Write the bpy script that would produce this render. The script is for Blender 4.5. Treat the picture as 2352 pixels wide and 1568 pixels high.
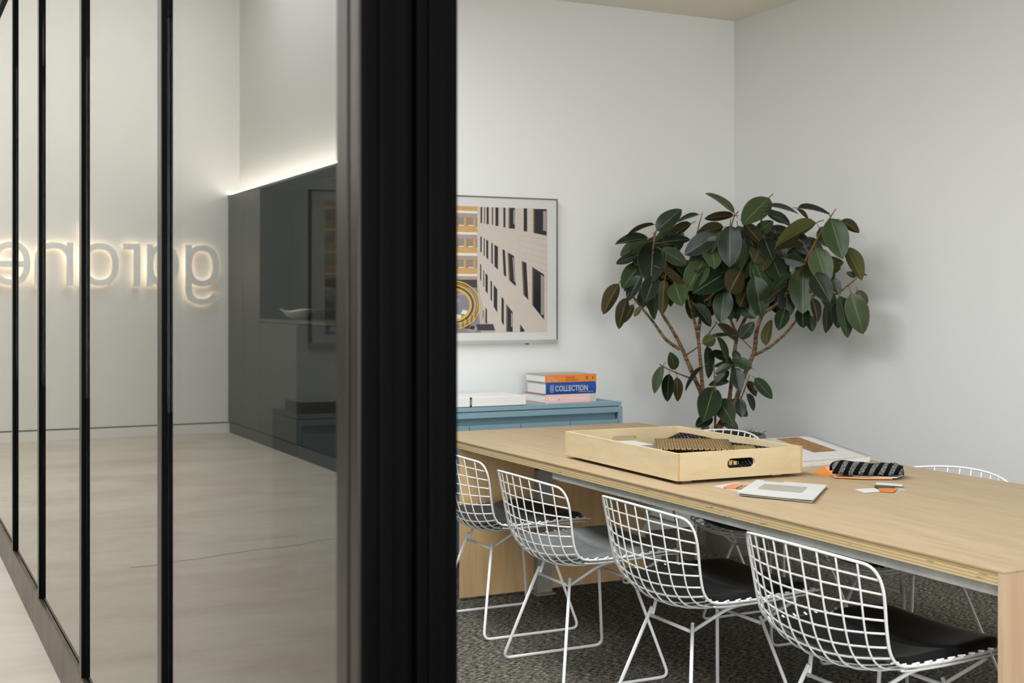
import bpy, bmesh, math, random
from mathutils import Vector, Matrix
R = math.radians
for o in list(bpy.data.objects):
    bpy.data.objects.remove(o)
scene = bpy.context.scene
COL = scene.collection

# ------------------------------------------------------------------ camera
F = 2937.0; TH = R(26.37); YH = 690.0; H = 1.42; CX = 1176.0
FW = Vector((math.sin(TH), math.cos(TH), 0)); RT = Vector((math.cos(TH), -math.sin(TH), 0))
cam_d = bpy.data.cameras.new('camera'); cam = bpy.data.objects.new('camera', cam_d); COL.objects.link(cam)
cam.location = (0, 0, H); cam.rotation_euler = (R(90), 0, -TH)
cam_d.sensor_width = 36; cam_d.lens = F / 2352 * 36
cam_d.shift_y = -(784 - YH) / 2352
cam_d.clip_start = 0.05
cam_d.dof.use_dof = True; cam_d.dof.focus_distance = 4.6; cam_d.dof.aperture_fstop = 5.0
scene.camera = cam

# ------------------------------------------------------------------ world, daylight, exposure
w = bpy.data.worlds.new('World'); scene.world = w; w.use_nodes = True
w.node_tree.nodes['Background'].inputs[0].default_value = (0.80, 0.88, 1.0, 1)
w.node_tree.nodes['Background'].inputs[1].default_value = 0.6

def area(name, loc, rot, sx, sy, power, col=(1, 1, 1), spread=180):
    l = bpy.data.lights.new(name, 'AREA'); l.shape = 'RECTANGLE'; l.size = sx; l.size_y = sy
    l.energy = power; l.color = col; l.spread = R(spread)
    o = bpy.data.objects.new(name, l); COL.objects.link(o); o.location = loc; o.rotation_euler = rot
    return o
# daylight through the street windows behind the camera, and through the skylight over the lobby
DAY = (0.90, 0.94, 1.0)
area('daylight_lobby_window', (-0.8, -7.93, 2.35), (R(90), 0, 0), 2.5, 4.3, 440, DAY)
area('daylight_room_window', (2.85, -7.93, 1.65), (R(90), 0, 0), 3.7, 2.5, 70, DAY)
area('daylight_skylight', (-1.25, 8.9, 5.11), (0, 0, 0), 1.3, 7.0, 205, DAY)
area('added_roof_light', (1.40, 3.7, 3.20), (0, 0, 0), 0.9, 4.9, 158, DAY)  # added lamp for more light on the table, no such opening known
area('added_side_light', (-2.50, -2.6, 2.25), (R(90), 0, R(-90)), 7.6, 3.7, 230, DAY)  # added lamp to bring light in from the left
scene.view_settings.view_transform = 'Standard'
scene.view_settings.look = 'None'
scene.view_settings.exposure = 0.16
scene.view_settings.gamma = 1.0
scene.view_settings.use_curve_mapping = False

# ------------------------------------------------------------------ helpers
def ray(x, y):
    return FW + RT * ((x - CX) / F) + Vector((0, 0, (YH - y) / F))
C0 = Vector((0, 0, H))
def at_z(x, y, z): r = ray(x, y); return C0 + r * ((z - H) / r.z)
def at_y(x, y, Y): r = ray(x, y); return C0 + r * (Y / r.y)
def at_d(x, y, Z): return C0 + ray(x, y) * Z

class MB:
    def __init__(s): s.v = []; s.f = []; s.m = []; s.uv = None
    def quad(s, pts, m=0):
        n = len(s.v); s.v += [tuple(p) for p in pts]; s.f.append(tuple(range(n, n + len(pts)))); s.m.append(m); return s
    def box(s, x0, x1, y0, y1, z0, z1, m=0):
        n = len(s.v)
        s.v += [(x0,y0,z0),(x1,y0,z0),(x1,y1,z0),(x0,y1,z0),(x0,y0,z1),(x1,y0,z1),(x1,y1,z1),(x0,y1,z1)]
        for f in ((0,3,2,1),(4,5,6,7),(0,1,5,4),(1,2,6,5),(2,3,7,6),(3,0,4,7)):
            s.f.append(tuple(n + i for i in f)); s.m.append(m)
        return s
    def tube(s, pts, r, seg=6, m=0, closed=False, cap=True):
        pts = [Vector(p) for p in pts]; N = len(pts)
        if N < 2: return s
        rr = r if isinstance(r, (list, tuple)) else [r] * N
        T = []
        for i in range(N):
            a = pts[(i - 1) % N] if (closed or i > 0) else pts[i]
            b = pts[(i + 1) % N] if (closed or i < N - 1) else pts[i]
            t = (b - a); T.append(t.normalized() if t.length > 1e-9 else Vector((0, 0, 1)))
        up = Vector((0, 0, 1)) if abs(T[0].z) < .9 else Vector((1, 0, 0))
        nrm = (up - T[0] * up.dot(T[0])).normalized()
        n0 = len(s.v)
        for i in range(N):
            nrm = (nrm - T[i] * nrm.dot(T[i])).normalized(); b = T[i].cross(nrm)
            for k in range(seg):
                a = 2 * math.pi * k / seg
                s.v.append(tuple(pts[i] + (nrm * math.cos(a) + b * math.sin(a)) * rr[i]))
        for i in range(N if closed else N - 1):
            j = (i + 1) % N
            for k in range(seg):
                k2 = (k + 1) % seg
                s.f.append((n0 + i*seg + k, n0 + i*seg + k2, n0 + j*seg + k2, n0 + j*seg + k)); s.m.append(m)
        if cap and not closed:
            s.f.append(tuple(n0 + k for k in reversed(range(seg)))); s.m.append(m)
            s.f.append(tuple(n0 + (N-1)*seg + k for k in range(seg))); s.m.append(m)
        return s
    def lathe(s, prof, seg=32, m=0, cx=0, cy=0):
        n0 = len(s.v)
        for (r, z) in prof:
            for k in range(seg):
                a = 2*math.pi*k/seg; s.v.append((cx + r*math.cos(a), cy + r*math.sin(a), z))
        for i in range(len(prof) - 1):
            for k in range(seg):
                k2 = (k+1) % seg
                s.f.append((n0+i*seg+k, n0+i*seg+k2, n0+(i+1)*seg+k2, n0+(i+1)*seg+k)); s.m.append(m)
        return s
    def grid(s, fn, nu, nv, m=0):
        n0 = len(s.v)
        for j in range(nv + 1):
            for i in range(nu + 1): s.v.append(tuple(fn(i/nu, j/nv)))
        for j in range(nv):
            for i in range(nu):
                a = n0 + j*(nu+1) + i; s.f.append((a, a+1, a+nu+2, a+nu+1)); s.m.append(m)
        return s
    def slab(s, fn, nu, nv, off, m=0):
        """closed sheet: fn(u,v) top, off = vector (or function) to the bottom"""
        o = off if callable(off) else (lambda u, v: Vector(off))
        n0 = len(s.v); K = (nu+1)*(nv+1)
        s.grid(fn, nu, nv, m); s.grid(lambda u, v: Vector(fn(u, v)) + o(u, v), nu, nv, m)
        for q in range(nu*nv):
            i = len(s.f) - 1 - q; s.f[i] = tuple(reversed(s.f[i]))
        rim = [i for i in range(nu+1)] + [j*(nu+1)+nu for j in range(1, nv+1)] + [nv*(nu+1)+i for i in range(nu-1, -1, -1)] + [j*(nu+1) for j in range(nv-1, 0, -1)]
        for a, b in zip(rim, rim[1:] + rim[:1]):
            s.f.append((n0+b, n0+a, n0+a+K, n0+b+K)); s.m.append(m)
        return s
    def prism(s, poly, fn, d, m=0):
        """poly list of 2d points, fn(x,y)->Vector, extruded by vector d"""
        n = len(poly); n0 = len(s.v); d = Vector(d)
        P = [Vector(fn(*p)) for p in poly]
        s.v += [tuple(p) for p in P] + [tuple(p + d) for p in P]
        s.f.append(tuple(n0+i for i in range(n))); s.m.append(m)
        s.f.append(tuple(n0+n+i for i in reversed(range(n)))); s.m.append(m)
        for i in range(n):
            j = (i+1) % n; s.f.append((n0+j, n0+i, n0+n+i, n0+n+j)); s.m.append(m)
        return s
    def mesh(s, name, mats, smooth=False, bevel=0, fixn=True):
        me = bpy.data.meshes.new(name); me.from_pydata(s.v, [], s.f)
        for m in (mats if isinstance(mats, (list, tuple)) else [mats]): me.materials.append(m)
        me.polygons.foreach_set('material_index', s.m)
        if bevel or fixn:
            bm = bmesh.new(); bm.from_mesh(me)
            if fixn: bmesh.ops.recalc_face_normals(bm, faces=bm.faces)
            if bevel:
                ed = [e for e in bm.edges if len(e.link_faces) == 2 and e.calc_face_angle(0) > .6]
                bmesh.ops.bevel(bm, geom=ed, offset=bevel, segments=2, affect='EDGES', profile=.6, clamp_overlap=True)
            bm.to_mesh(me); bm.free()
        if smooth: me.polygons.foreach_set('use_smooth', [True]*len(me.polygons))
        me.update(); return me
    def build(s, name, mats, parent=None, smooth=False, bevel=0, fixn=True):
        return link(name, s.mesh(name, mats, smooth, bevel, fixn), parent)

def link(name, data, parent=None):
    o = bpy.data.objects.new(name, data); COL.objects.link(o)
    if parent: o.parent = parent
    return o
def thing(name, label, cat, loc=(0,0,0), rz=0, group=None):
    o = bpy.data.objects.new(name, None); COL.objects.link(o); o.empty_display_size = .1
    o.location = loc; o.rotation_euler = (0, 0, rz)
    return tag(o, label, cat, group)
def tag(o, label, cat, group=None):
    o['label'] = label; o['category'] = cat
    if group: o['group'] = group
    return o
def struct(o): o['kind'] = 'structure'; return o
def copy_thing(o, label, loc, rz):
    r = o.copy(); COL.objects.link(r); r.location = loc; r.rotation_euler = (0, 0, rz); r['label'] = label
    for ch in o.children:
        c = ch.copy(); COL.objects.link(c); c.parent = r
    return r
def local(o, p): return Vector(p) - o.location

# ------------------------------------------------------------------ materials
def srgb(r, g, b):
    f = lambda c: (c/255/12.92) if c/255 <= .04045 else ((c/255+.055)/1.055)**2.4
    return (f(r), f(g), f(b), 1)
class Mat:
    def __init__(s, name, col=(.8,.8,.8,1), rough=.6, metal=0, spec=.5):
        s.m = bpy.data.materials.new(name); s.m.use_nodes = True; s.t = s.m.node_tree; s.n = s.t.nodes
        s.b = s.n['Principled BSDF']; s.b.inputs['Base Color'].default_value = col
        s.b.inputs['Roughness'].default_value = rough; s.b.inputs['Metallic'].default_value = metal
        s.b.inputs['Specular IOR Level'].default_value = spec
    def node(s, t, **kw):
        n = s.n.new(t)
        for k, v in kw.items(): setattr(n, k, v)
        return n
    def l(s, a, b): s.t.links.new(a, b)
    def coords(s, scale=(1,1,1), rot=(0,0,0), kind='Object'):
        tc = s.node('ShaderNodeTexCoord'); mp = s.node('ShaderNodeMapping')
        mp.inputs['Scale'].default_value = scale; mp.inputs['Rotation'].default_value = rot
        s.l(tc.outputs[kind], mp.inputs['Vector']); return mp.outputs['Vector']
    def noise(s, vec, scale=5, detail=4, rough=.55, dist=0):
        n = s.node('ShaderNodeTexNoise'); n.inputs['Scale'].default_value = scale; n.inputs['Detail'].default_value = detail
        n.inputs['Roughness'].default_value = rough; n.inputs['Distortion'].default_value = dist
        s.l(vec, n.inputs['Vector']); return n.outputs['Fac']
    def ramp(s, fac, stops):
        r = s.node('ShaderNodeValToRGB'); e = r.color_ramp.elements
        while len(e) < len(stops): e.new(.5)
        for el, (p, c) in zip(e, stops): el.position = p; el.color = c
        s.l(fac, r.inputs['Fac']); return r.outputs['Color']
    def mix(s, fac, a, b, mode='MIX'):
        n = s.node('ShaderNodeMix', data_type='RGBA', blend_type=mode)
        for i, val in ((0, fac), (6, a), (7, b)):
            if hasattr(val, 'is_linked') or isinstance(val, bpy.types.NodeSocket): s.l(val, n.inputs[i])
            else: n.inputs[i].default_value = val
        return n.outputs[2]
    def math(s, op, a, b=None, clamp=False):
        n = s.node('ShaderNodeMath', operation=op); n.use_clamp = clamp
        for i, val in enumerate((a, b)):
            if val is None: continue
            if isinstance(val, bpy.types.NodeSocket): s.l(val, n.inputs[i])
            else: n.inputs[i].default_value = val
        return n.outputs[0]
    def color(s, sock): s.l(sock, s.b.inputs['Base Color']); return s
    def rough(s, sock): s.l(sock, s.b.inputs['Roughness']); return s
    def bump(s, sock, strength=.2, dist=.01):
        b = s.node('ShaderNodeBump'); b.inputs['Strength'].default_value = strength; b.inputs['Distance'].default_value = dist
        s.l(sock, b.inputs['Height']); s.l(b.outputs['Normal'], s.b.inputs['Normal']); return s
    def emit(s, col, st): s.b.inputs['Emission Color'].default_value = col; s.b.inputs['Emission Strength'].default_value = st; return s
def plain(name, rgb, rough=.6, metal=0, spec=.5, var=.06, scale=6):
    m = Mat(name, srgb(*rgb), rough, metal, spec)
    c = srgb(*rgb)
    f = m.noise(m.coords(), scale, 3)
    m.color(m.ramp(f, [(.3, tuple(x*(1-var) for x in c[:3]) + (1,)), (.7, tuple(min(1, x*(1+var)) for x in c[:3]) + (1,))]))
    return m.m

def wall_paint(name, rgb):
    m = Mat(name, srgb(*rgb), .75, 0, .3); c = srgb(*rgb)
    v = m.coords()
    f = m.noise(v, .8, 3); m.color(m.ramp(f, [(.3, tuple(x*.985 for x in c[:3]) + (1,)), (.7, c)]))
    m.bump(m.noise(v, 180, 2), .05, .001); return m.m
M_WALL = wall_paint('wall_white_paint', (228, 227, 222))
M_CEIL = wall_paint('ceiling_paint', (240, 233, 214))
M_LOBWALL = wall_paint('lobby_white_paint', (228, 226, 220))
M_WHITE = plain('white_powder_coat', (236, 235, 230), .38, 0, .5, .02)
M_PAPER = plain('white_paper', (188, 187, 181), .7, 0, .3, .02)
M_BLACKP = plain('black_plastic', (12, 12, 13), .4)

def mat_concrete():
    m = Mat('polished_concrete', rough=.42, spec=.4); v = m.coords()
    f = m.noise(m.coords((.7, 1.3, 1)), 1.3, 7, .62, .5)
    c1 = m.ramp(f, [(.25, srgb(193, 180, 160)), (.5, srgb(210, 200, 183)), (.75, srgb(220, 212, 198))])
    g = m.noise(m.coords((1, 3.0, 1)), 2.2, 8, .7, 1.2)
    st = m.ramp(g, [(.52, (0,0,0,1)), (.72, (1,1,1,1))])
    m.color(m.mix(m.math('MULTIPLY', st, .20), c1, srgb(160, 145, 122)))
    m.rough(m.ramp(f, [(.3, (.5,)*3+(1,)), (.7, (.36,)*3+(1,))])); return m.m
M_CONC = mat_concrete()
def mat_carpet():
    m = Mat('heathered_carpet', rough=.95, spec=.1)
    v = m.coords((13, 72, 22))
    f = m.noise(v, 3.2, 3, .65)
    c = m.ramp(f, [(.38, srgb(20, 19, 17)), (.47, srgb(62, 59, 52)), (.54, srgb(128, 122, 107)), (.63, srgb(206, 197, 176))])
    g = m.noise(m.coords((9, 30, 9)), 1.6, 2)
    c = m.mix(m.math('MULTIPLY', g, .40), c, srgb(58, 56, 50))
    m.color(c); m.bump(f, .9, .012); return m.m
M_CARPET = mat_carpet()
def mat_ply(name, a, b, c, axis=(1.2, 14, 14), edge=False):
    m = Mat(name, rough=.5, spec=.35)
    v = m.coords(axis)
    f = m.noise(v, 2.4, 5, .6, .4); g = m.noise(m.coords(tuple(x*.35 for x in axis)), 1.3, 3)
    col = m.ramp(f, [(.3, srgb(*a)), (.55, srgb(*b)), (.8, srgb(*c))])
    col = m.mix(m.math('MULTIPLY', g, .28), col, srgb(*a))
    k = m.ramp(m.noise(m.coords(tuple(x*1.7 for x in axis)), 4.5, 2), [(.70, (0,0,0,1)), (.78, (1,1,1,1))])
    col = m.mix(m.math('MULTIPLY', k, .14), col, srgb(128, 100, 66))
    m.color(col); return m.m
M_TOP = mat_ply('birch_ply_top', (163, 139, 105), (174, 152, 119), (181, 161, 130), (14, 1.3, 8))
M_PANEL = mat_ply('birch_ply_upright', (214, 172, 116), (226, 190, 138), (234, 204, 158), (10, 8, .9))
M_LEG = mat_ply('birch_ply_leg', (182, 150, 118), (192, 163, 131), (200, 174, 143), (10, 8, .9))
M_TRAY = mat_ply('birch_ply_tray', (199, 177, 136), (207, 187, 149), (213, 195, 161), (3, 3, 12))
def mat_plyedge():
    m = Mat('plywood_edge_layers', rough=.55, spec=.3)
    tc = m.node('ShaderNodeTexCoord'); sp = m.node('ShaderNodeSeparateXYZ'); m.l(tc.outputs['Object'], sp.inputs[0])
    wv = m.math('SINE', m.math('MULTIPLY', sp.outputs['Z'], 2*math.pi/.0085))
    c = m.ramp(m.math('ADD', m.math('MULTIPLY', wv, .5), .5), [(.2, srgb(178, 150, 102)), (.6, srgb(196, 172, 126)), (.9, srgb(202, 180, 138))])
    k = m.ramp(m.noise(m.coords((40, 7, 90)), 1.5, 2), [(.66, (0,0,0,1)), (.71, (1,1,1,1))])
    m.color(m.mix(m.math('MULTIPLY', k, .8), c, srgb(92, 62, 26))); return m.m
M_EDGE = mat_plyedge()
M_STEELG = plain('galvanised_steel', (172, 171, 162), .5, .15, .5, .15, 14)
M_ALU = plain('brushed_aluminium', (196, 196, 192), .35, .8)
def mat_blacksteel():
    m = Mat('blackened_steel', rough=.55, metal=.0, spec=.05); v = m.coords((6, 6, .6))
    f = m.noise(v, 3, 4)
    m.color(m.ramp(f, [(.3, srgb(2, 2, 2)), (.7, srgb(4, 4, 4))]))
    m.rough(m.ramp(f, [(.3, (.6,)*3+(1,)), (.7, (.48,)*3+(1,))])); return m.m
M_BSTEEL = mat_blacksteel()
def mat_rawsteel():
    m = Mat('raw_bronze_steel', rough=.38, metal=.55, spec=.4)
    f = m.noise(m.coords((2, 3.0, 1.0)), 2.0, 5, .6, .8)
    m.color(m.ramp(f, [(.3, srgb(60, 50, 36)), (.55, srgb(100, 89, 74)), (.8, srgb(120, 109, 94))])); return m.m
M_RSTEEL = mat_rawsteel()
M_LITSTEEL = plain('black_steel_lit_face', (44, 38, 31), .34, .4, .4, .1)  # lobby light on the black steel faces is put into this brown
def mat_glass():
    m = bpy.data.materials.new('tinted_partition_glass'); m.use_nodes = True; t = m.node_tree; n = t.nodes; n.clear()
    out = n.new('ShaderNodeOutputMaterial'); mx = n.new('ShaderNodeMixShader')
    tr = n.new('ShaderNodeBsdfTransparent'); tr.inputs[0].default_value = (.29, .30, .285, 1)
    gl = n.new('ShaderNodeBsdfGlossy'); gl.inputs['Roughness'].default_value = 0.0; gl.inputs['Color'].default_value = (.96, .94, .89, 1)
    lw = n.new('ShaderNodeLayerWeight'); lw.inputs[0].default_value = .5
    p = n.new('ShaderNodeMath'); p.operation = 'POWER'; p.inputs[1].default_value = 5
    a = n.new('ShaderNodeMath'); a.operation = 'MULTIPLY_ADD'; a.inputs[1].default_value = .84; a.inputs[2].default_value = .16
    t.links.new(lw.outputs['Facing'], p.inputs[0]); t.links.new(p.outputs[0], a.inputs[0]); t.links.new(a.outputs[0], mx.inputs[0])
    t.links.new(tr.outputs[0], mx.inputs[1]); t.links.new(gl.outputs[0], mx.inputs[2]); t.links.new(mx.outputs[0], out.inputs[0])
    return m
M_GLASS = mat_glass()
def mat_clear():
    m = bpy.data.materials.new('clear_window_glass'); m.use_nodes = True; t = m.node_tree; n = t.nodes; n.clear()
    out = n.new('ShaderNodeOutputMaterial'); mx = n.new('ShaderNodeMixShader'); mx.inputs[0].default_value = .08
    tr = n.new('ShaderNodeBsdfTransparent'); gl = n.new('ShaderNodeBsdfGlossy'); gl.inputs['Roughness'].default_value = 0
    t.links.new(tr.outputs[0], mx.inputs[1]); t.links.new(gl.outputs[0], mx.inputs[2]); t.links.new(mx.outputs[0], out.inputs[0]); return m
M_CLEAR = mat_clear()

# ================================================================== the setting
GX0, GX1 = 0.608, 0.760            # partition thickness (lobby face, room face)
YB = 6.70                          # back wall of the meeting room
XR = 4.907                         # right wall
ZC = 3.207                         # meeting room ceiling
XL = -2.134                        # lobby joinery front
YS = 13.72                         # wall with the lettering
YN = -8.0                          # street side
ZL = 5.2                           # lobby ceiling
def wall(name, *a, mat=M_WALL):
    b = MB()
    for q in a: b.box(*q)
    return struct(b.build(name, mat))
struct(MB().box(XL - .4, GX0, YN - .15, YS + .12, -.1, 0).build('floor', M_CONC))
struct(MB().box(GX0, XR + .12, YN - .15, 9.1, -.1, 0.0).build('floor', M_CARPET))
fl = bpy.data.objects['floor']
CK = [at_z(x_, y_, 0.0006) for x_, y_ in ((300,1303),(360,1297),(410,1288),(450,1284),(520,1272),(590,1262),(640,1257),(690,1251),(730,1241),(766,1237))]
ck = MB()
for p_, q_ in zip(CK, CK[1:]):
    a_, b_ = Vector((2*.623 - p_.x, p_.y, .0006)), Vector((2*.623 - q_.x, q_.y, .0006)); n_ = Vector((0, .004, 0))
    ck.quad([a_ - n_, b_ - n_, b_ + n_, a_ + n_])
ck.build('floor_crack', plain('crack_line', (112, 98, 78), .9), fl)
wall('wall_back', (GX1, XR, YB, YB + .12, 0, ZC))
wall('wall_right', (XR, XR + .12, YN, 9.0, 0, ZC))
wall('wall_far_room', (GX1, XR, 9.0, 9.12, 0, ZC))
struct(MB().box(GX1, .92, YN, 9.12, ZC, ZC + .12).box(1.88, XR + .12, YN, 9.12, ZC, ZC + .12).box(.92, 1.88, YN, 1.2, ZC, ZC + .12)
       .box(.92, 1.88, 6.2, 9.12, ZC, ZC + .12).build('ceiling', M_CEIL))
struct(MB().box(.92, 1.88, 1.2, 6.2, ZC + .10, ZC + .115).build('added_roof_window', M_CLEAR))  # unseen roof pane, added to go with the extra table lamp
wall('wall_sign', (XL - .4, GX1, YS, YS + .12, 0, ZL), mat=M_LOBWALL)
wall('wall_left', (XL - .52, XL - .4, YN, -6.45, 0, ZL), (XL - .52, XL - .4, 1.25, YS, 0, ZL), (XL - .52, XL - .4, -6.45, 1.25, 0, .36), (XL - .52, XL - .4, -6.45, 1.25, 4.14, ZL), mat=M_LOBWALL)
w5 = struct(MB().box(XL - .47, XL - .455, -6.45, 1.25, .36, 4.14).build('added_side_window', M_CLEAR))  # unseen side pane, added for light from the left
for yy_ in (-6.45, -4.55, -2.65, -.75, 1.20):
    MB().box(XL - .51, XL - .41, yy_, yy_ + .05, .36, 4.14).build('window_mullion', M_BSTEEL, w5)
wall('wall_upper', (XL - .4, XL - .13, 3.0, YS, 2.60, ZL), mat=M_LOBWALL)
wall('wall_lobby_right', (GX0, GX1, 9.35, YS, 0, ZL), (GX0, GX1, YN, 9.35, 3.12, ZL), mat=M_LOBWALL)
# lobby ceiling with the skylight opening
struct(MB().box(XL - .52, -1.9, YN, YS, ZL, ZL + .12).box(.2, GX1, YN, YS, ZL, ZL + .12)
       .box(-1.9, .2, YN, 5.5, ZL, ZL + .12).box(-1.9, .2, 13.1, YS, ZL, ZL + .12).build('ceiling', M_LOBWALL))
sk = struct(MB().box(-1.9, .2, 5.5, 13.1, ZL + .10, ZL + .115).build('window_3', M_CLEAR))
# street wall with two windows
wall('wall_near', (XL - .52, -2.1, YN - .12, YN, 0, ZL), (-2.1, .5, YN - .12, YN, 0, .15), (-2.1, .5, YN - .12, YN, 4.55, ZL),
     (.5, .95, YN - .12, YN, 0, ZL), (.95, 4.75, YN - .12, YN, 0, .3), (.95, 4.75, YN - .12, YN, 2.95, ZL), (4.75, XR + .12, YN - .12, YN, 0, ZL))
def window(name, x0, x1, z0, z1, n):
    g = struct(MB().box(x0, x1, YN - .07, YN - .055, z0, z1).build(name, M_CLEAR))
    b = MB().box(x0, x0 + .05, YN - .1, YN - .02, z0, z1).box(x1 - .05, x1, YN - .1, YN - .02, z0, z1)
    b.box(x0, x1, YN - .1, YN - .02, z0, z0 + .05).box(x0, x1, YN - .1, YN - .02, z1 - .05, z1)
    b.build('window_frame', M_BSTEEL, g)
    for i in range(1, n):
        x = x0 + (x1 - x0) * i / n
        MB().box(x - .02, x + .02, YN - .1, YN - .02, z0 + .05, z1 - .05).build('window_mullion', M_BSTEEL, g)
window('window_1', -2.1, .5, .15, 4.55, 2)
window('window_2', .95, 4.75, .3, 2.95, 3)
# flush shadow-gap skirting of the lettered wall
bb = MB().box(XL - .05, GX0, YS - .012, YS, 0, .10).build('baseboard_sign', M_LOBWALL); struct(bb)
struct(MB().box(XL - .05, GX0, YS - .006, YS, .10, .113).build('trim_1', plain('shadow_gap', (70, 66, 58), .8)))

# ================================================================== glass partition
part = thing('glass_partition', 'black steel and tinted glass partition between the lobby and the meeting room', 'partition', (GX0, 1.71, 0))
def pp(b): # to partition-local coordinates
    b.v = [(x - GX0, y - 1.71, z) for (x, y, z) in b.v]; return b
MUL = [3.12, 4.466, 5.729, 6.897, 8.75]      # camera-side face of each mullion
ZB, ZT = .159, 3.06
PANE = GX0 + .0145
ends = [1.817] + [y + .05 for y in MUL]
for i in range(6):
    y0 = ends[i]; y1 = MUL[i] if i < 5 else 9.35
    pp(MB().box(PANE, PANE + .010, y0 - .01, y1 + .01, ZB - .01, ZT)).build('glass_pane', M_GLASS, part)
for y in MUL:
    mu = pp(MB().box(GX0 + .002, PANE, y, y + .022, ZB, ZT).box(GX0 + .002, PANE, y + .026, y + .05, ZB, ZT)
            .box(GX0 + .006, PANE, y + .022, y + .026, ZB, ZT).box(PANE + .010, PANE + .014, y, y + .05, ZB, ZT))
    o = mu.build('mullion', M_BSTEEL, part, bevel=.0015)
    pp(MB().box(GX0, GX0 + .002, y + .003, y + .047, ZB, ZT)).build('mullion_cap', M_LITSTEEL, part)
yb = [1.817] + [m + .025 for m in MUL] + [9.35]
for a, b in zip(yb, yb[1:]):
    s = pp(MB().box(GX0, GX0 + .008, a + .0015, b - .0015, 0, ZB).box(GX0 + .0105, PANE + .06, a + .0015, b - .0015, 0, ZB - .004)
           .box(GX0 + .008, GX0 + .0105, a + .0015, b - .0015, 0, ZB - .02))
    s.build('base_channel', M_RSTEEL, part)
pp(MB().box(GX0, PANE + .06, 1.817, 9.35, ZT, ZT + .06)).build('top_rail', M_BSTEEL, part)
# end post: stepped black steel section facing the opening
po = pp(MB().box(GX0 + .006, GX0 + .076, 1.711, 1.817, 0, 3.12).box(GX0 + .088, GX1, 1.711, 1.817, 0, 3.12).box(GX0 + .076, GX0 + .088, 1.725, 1.80, 0, 3.12))
po.build('end_post', M_BSTEEL, part, bevel=.003)
pp(MB().box(GX0, GX0 + .006, 1.716, 1.752, 0, 3.12).box(GX0, GX0 + .006, 1.764, 1.812, 0, 3.12)).build('post_cover_strip', M_LITSTEEL, part, bevel=.0015)
pp(MB().box(GX0 + .028, GX0 + .050, 1.704, 1.712, 0, 3.12).box(GX0 + .104, GX0 + .134, 1.704, 1.712, 0, 3.12)).build('door_stop', M_BSTEEL, part, bevel=.003)

# ================================================================== lobby: joinery wall, bowl, lettering
M_JOIN = plain('grey_green_lacquer', (54, 53, 44), .38, 0, .5, .03, 2)
M_JOIND = plain('near_black_lacquer', (12, 12, 12), .5, 0, .2)
ju = thing('joinery_wall', 'grey built-in cupboard wall with an open niche, reflected in the glass', 'cupboard', (XL, 12.0, 0))
def jp(b): b.v = [(x - XL, y - 12.0, z) for (x, y, z) in b.v]; return b
YT = 12.43; ZN = 1.24; ZJ = 2.557
def panel(y0, y1, z0, z1, name='panel', mat=None):
    jp(MB().box(XL - .30, XL, y0 + .002, y1 - .002, z0, z1)).build(name, mat or M_JOIN, ju, bevel=.002)
panel(YT, 13.06, .125, ZJ - .03); panel(13.06, YS - .015, .125, ZJ - .03)
panel(11.19, YT, .125, ZN - .035)                          # cupboard door under the niche
panel(9.0, 11.19, .125, ZN - .035, 'black_lower_panel', M_JOIND)  # solid near-black panel below the counter
panel(7.6, 9.0, .125, ZJ - .03); panel(6.2, 7.6, .125, ZJ - .03); panel(4.8, 6.2, .125, ZJ - .03); panel(3.0, 4.8, .125, ZJ - .03)
jp(MB().box(XL - .29, XL + .004, 9.0, YT, ZN - .03, ZN)).build('counter', M_JOIN, ju, bevel=.002)
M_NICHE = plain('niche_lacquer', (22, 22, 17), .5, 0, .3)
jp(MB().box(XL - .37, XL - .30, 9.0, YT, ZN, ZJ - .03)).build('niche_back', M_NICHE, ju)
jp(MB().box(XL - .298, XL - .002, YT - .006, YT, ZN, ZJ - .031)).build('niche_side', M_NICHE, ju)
jp(MB().box(XL - .30, XL, 3.0, YS - .012, ZJ - .03, ZJ)).build('top_board', M_JOIN, ju, bevel=.002)
jp(MB().box(XL - .30, XL - .015, 3.0, YS - .015, 0, .112)).build('plinth', M_JOIN, ju)
M_LED = Mat('led_strip_glow').emit((1, .95, .90, 1), 70).m
jp(MB().box(XL - .035, XL - .015, 3.05, YS - .03, ZJ, ZJ + .008)).build('led_strip', M_LED, ju)
bw = thing('bowl', 'shallow white bowl standing in the niche of the grey cupboard wall', 'bowl', (XL - .14, 11.62, ZN))
prof = [(0, .006), (.07, .006), (.14, .03), (.20, .075), (.235, .095), (.24, .098), (.235, .102), (.19, .085), (.13, .042), (.06, .018), (0, .016)]
MB().lathe([(r, z) for r, z in prof], 28).build('bowl_body', plain('stoneware', (214, 212, 200), .5), bw, smooth=True)
for v in bw.children[0].data.vertices: v.co.z += .012 * math.sin(3 * math.atan2(v.co.y, v.co.x)) * min(1, v.co.xy.length / .2) * (v.co.z > .05)
bw.scale = (.58, 1.5, .9)
MB().lathe([(0, 0), (.05, 0), (.05, .008), (0, .008)], 20).build('foot_ring', plain('stoneware_foot', (190, 186, 172), .6), bw)

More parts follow.
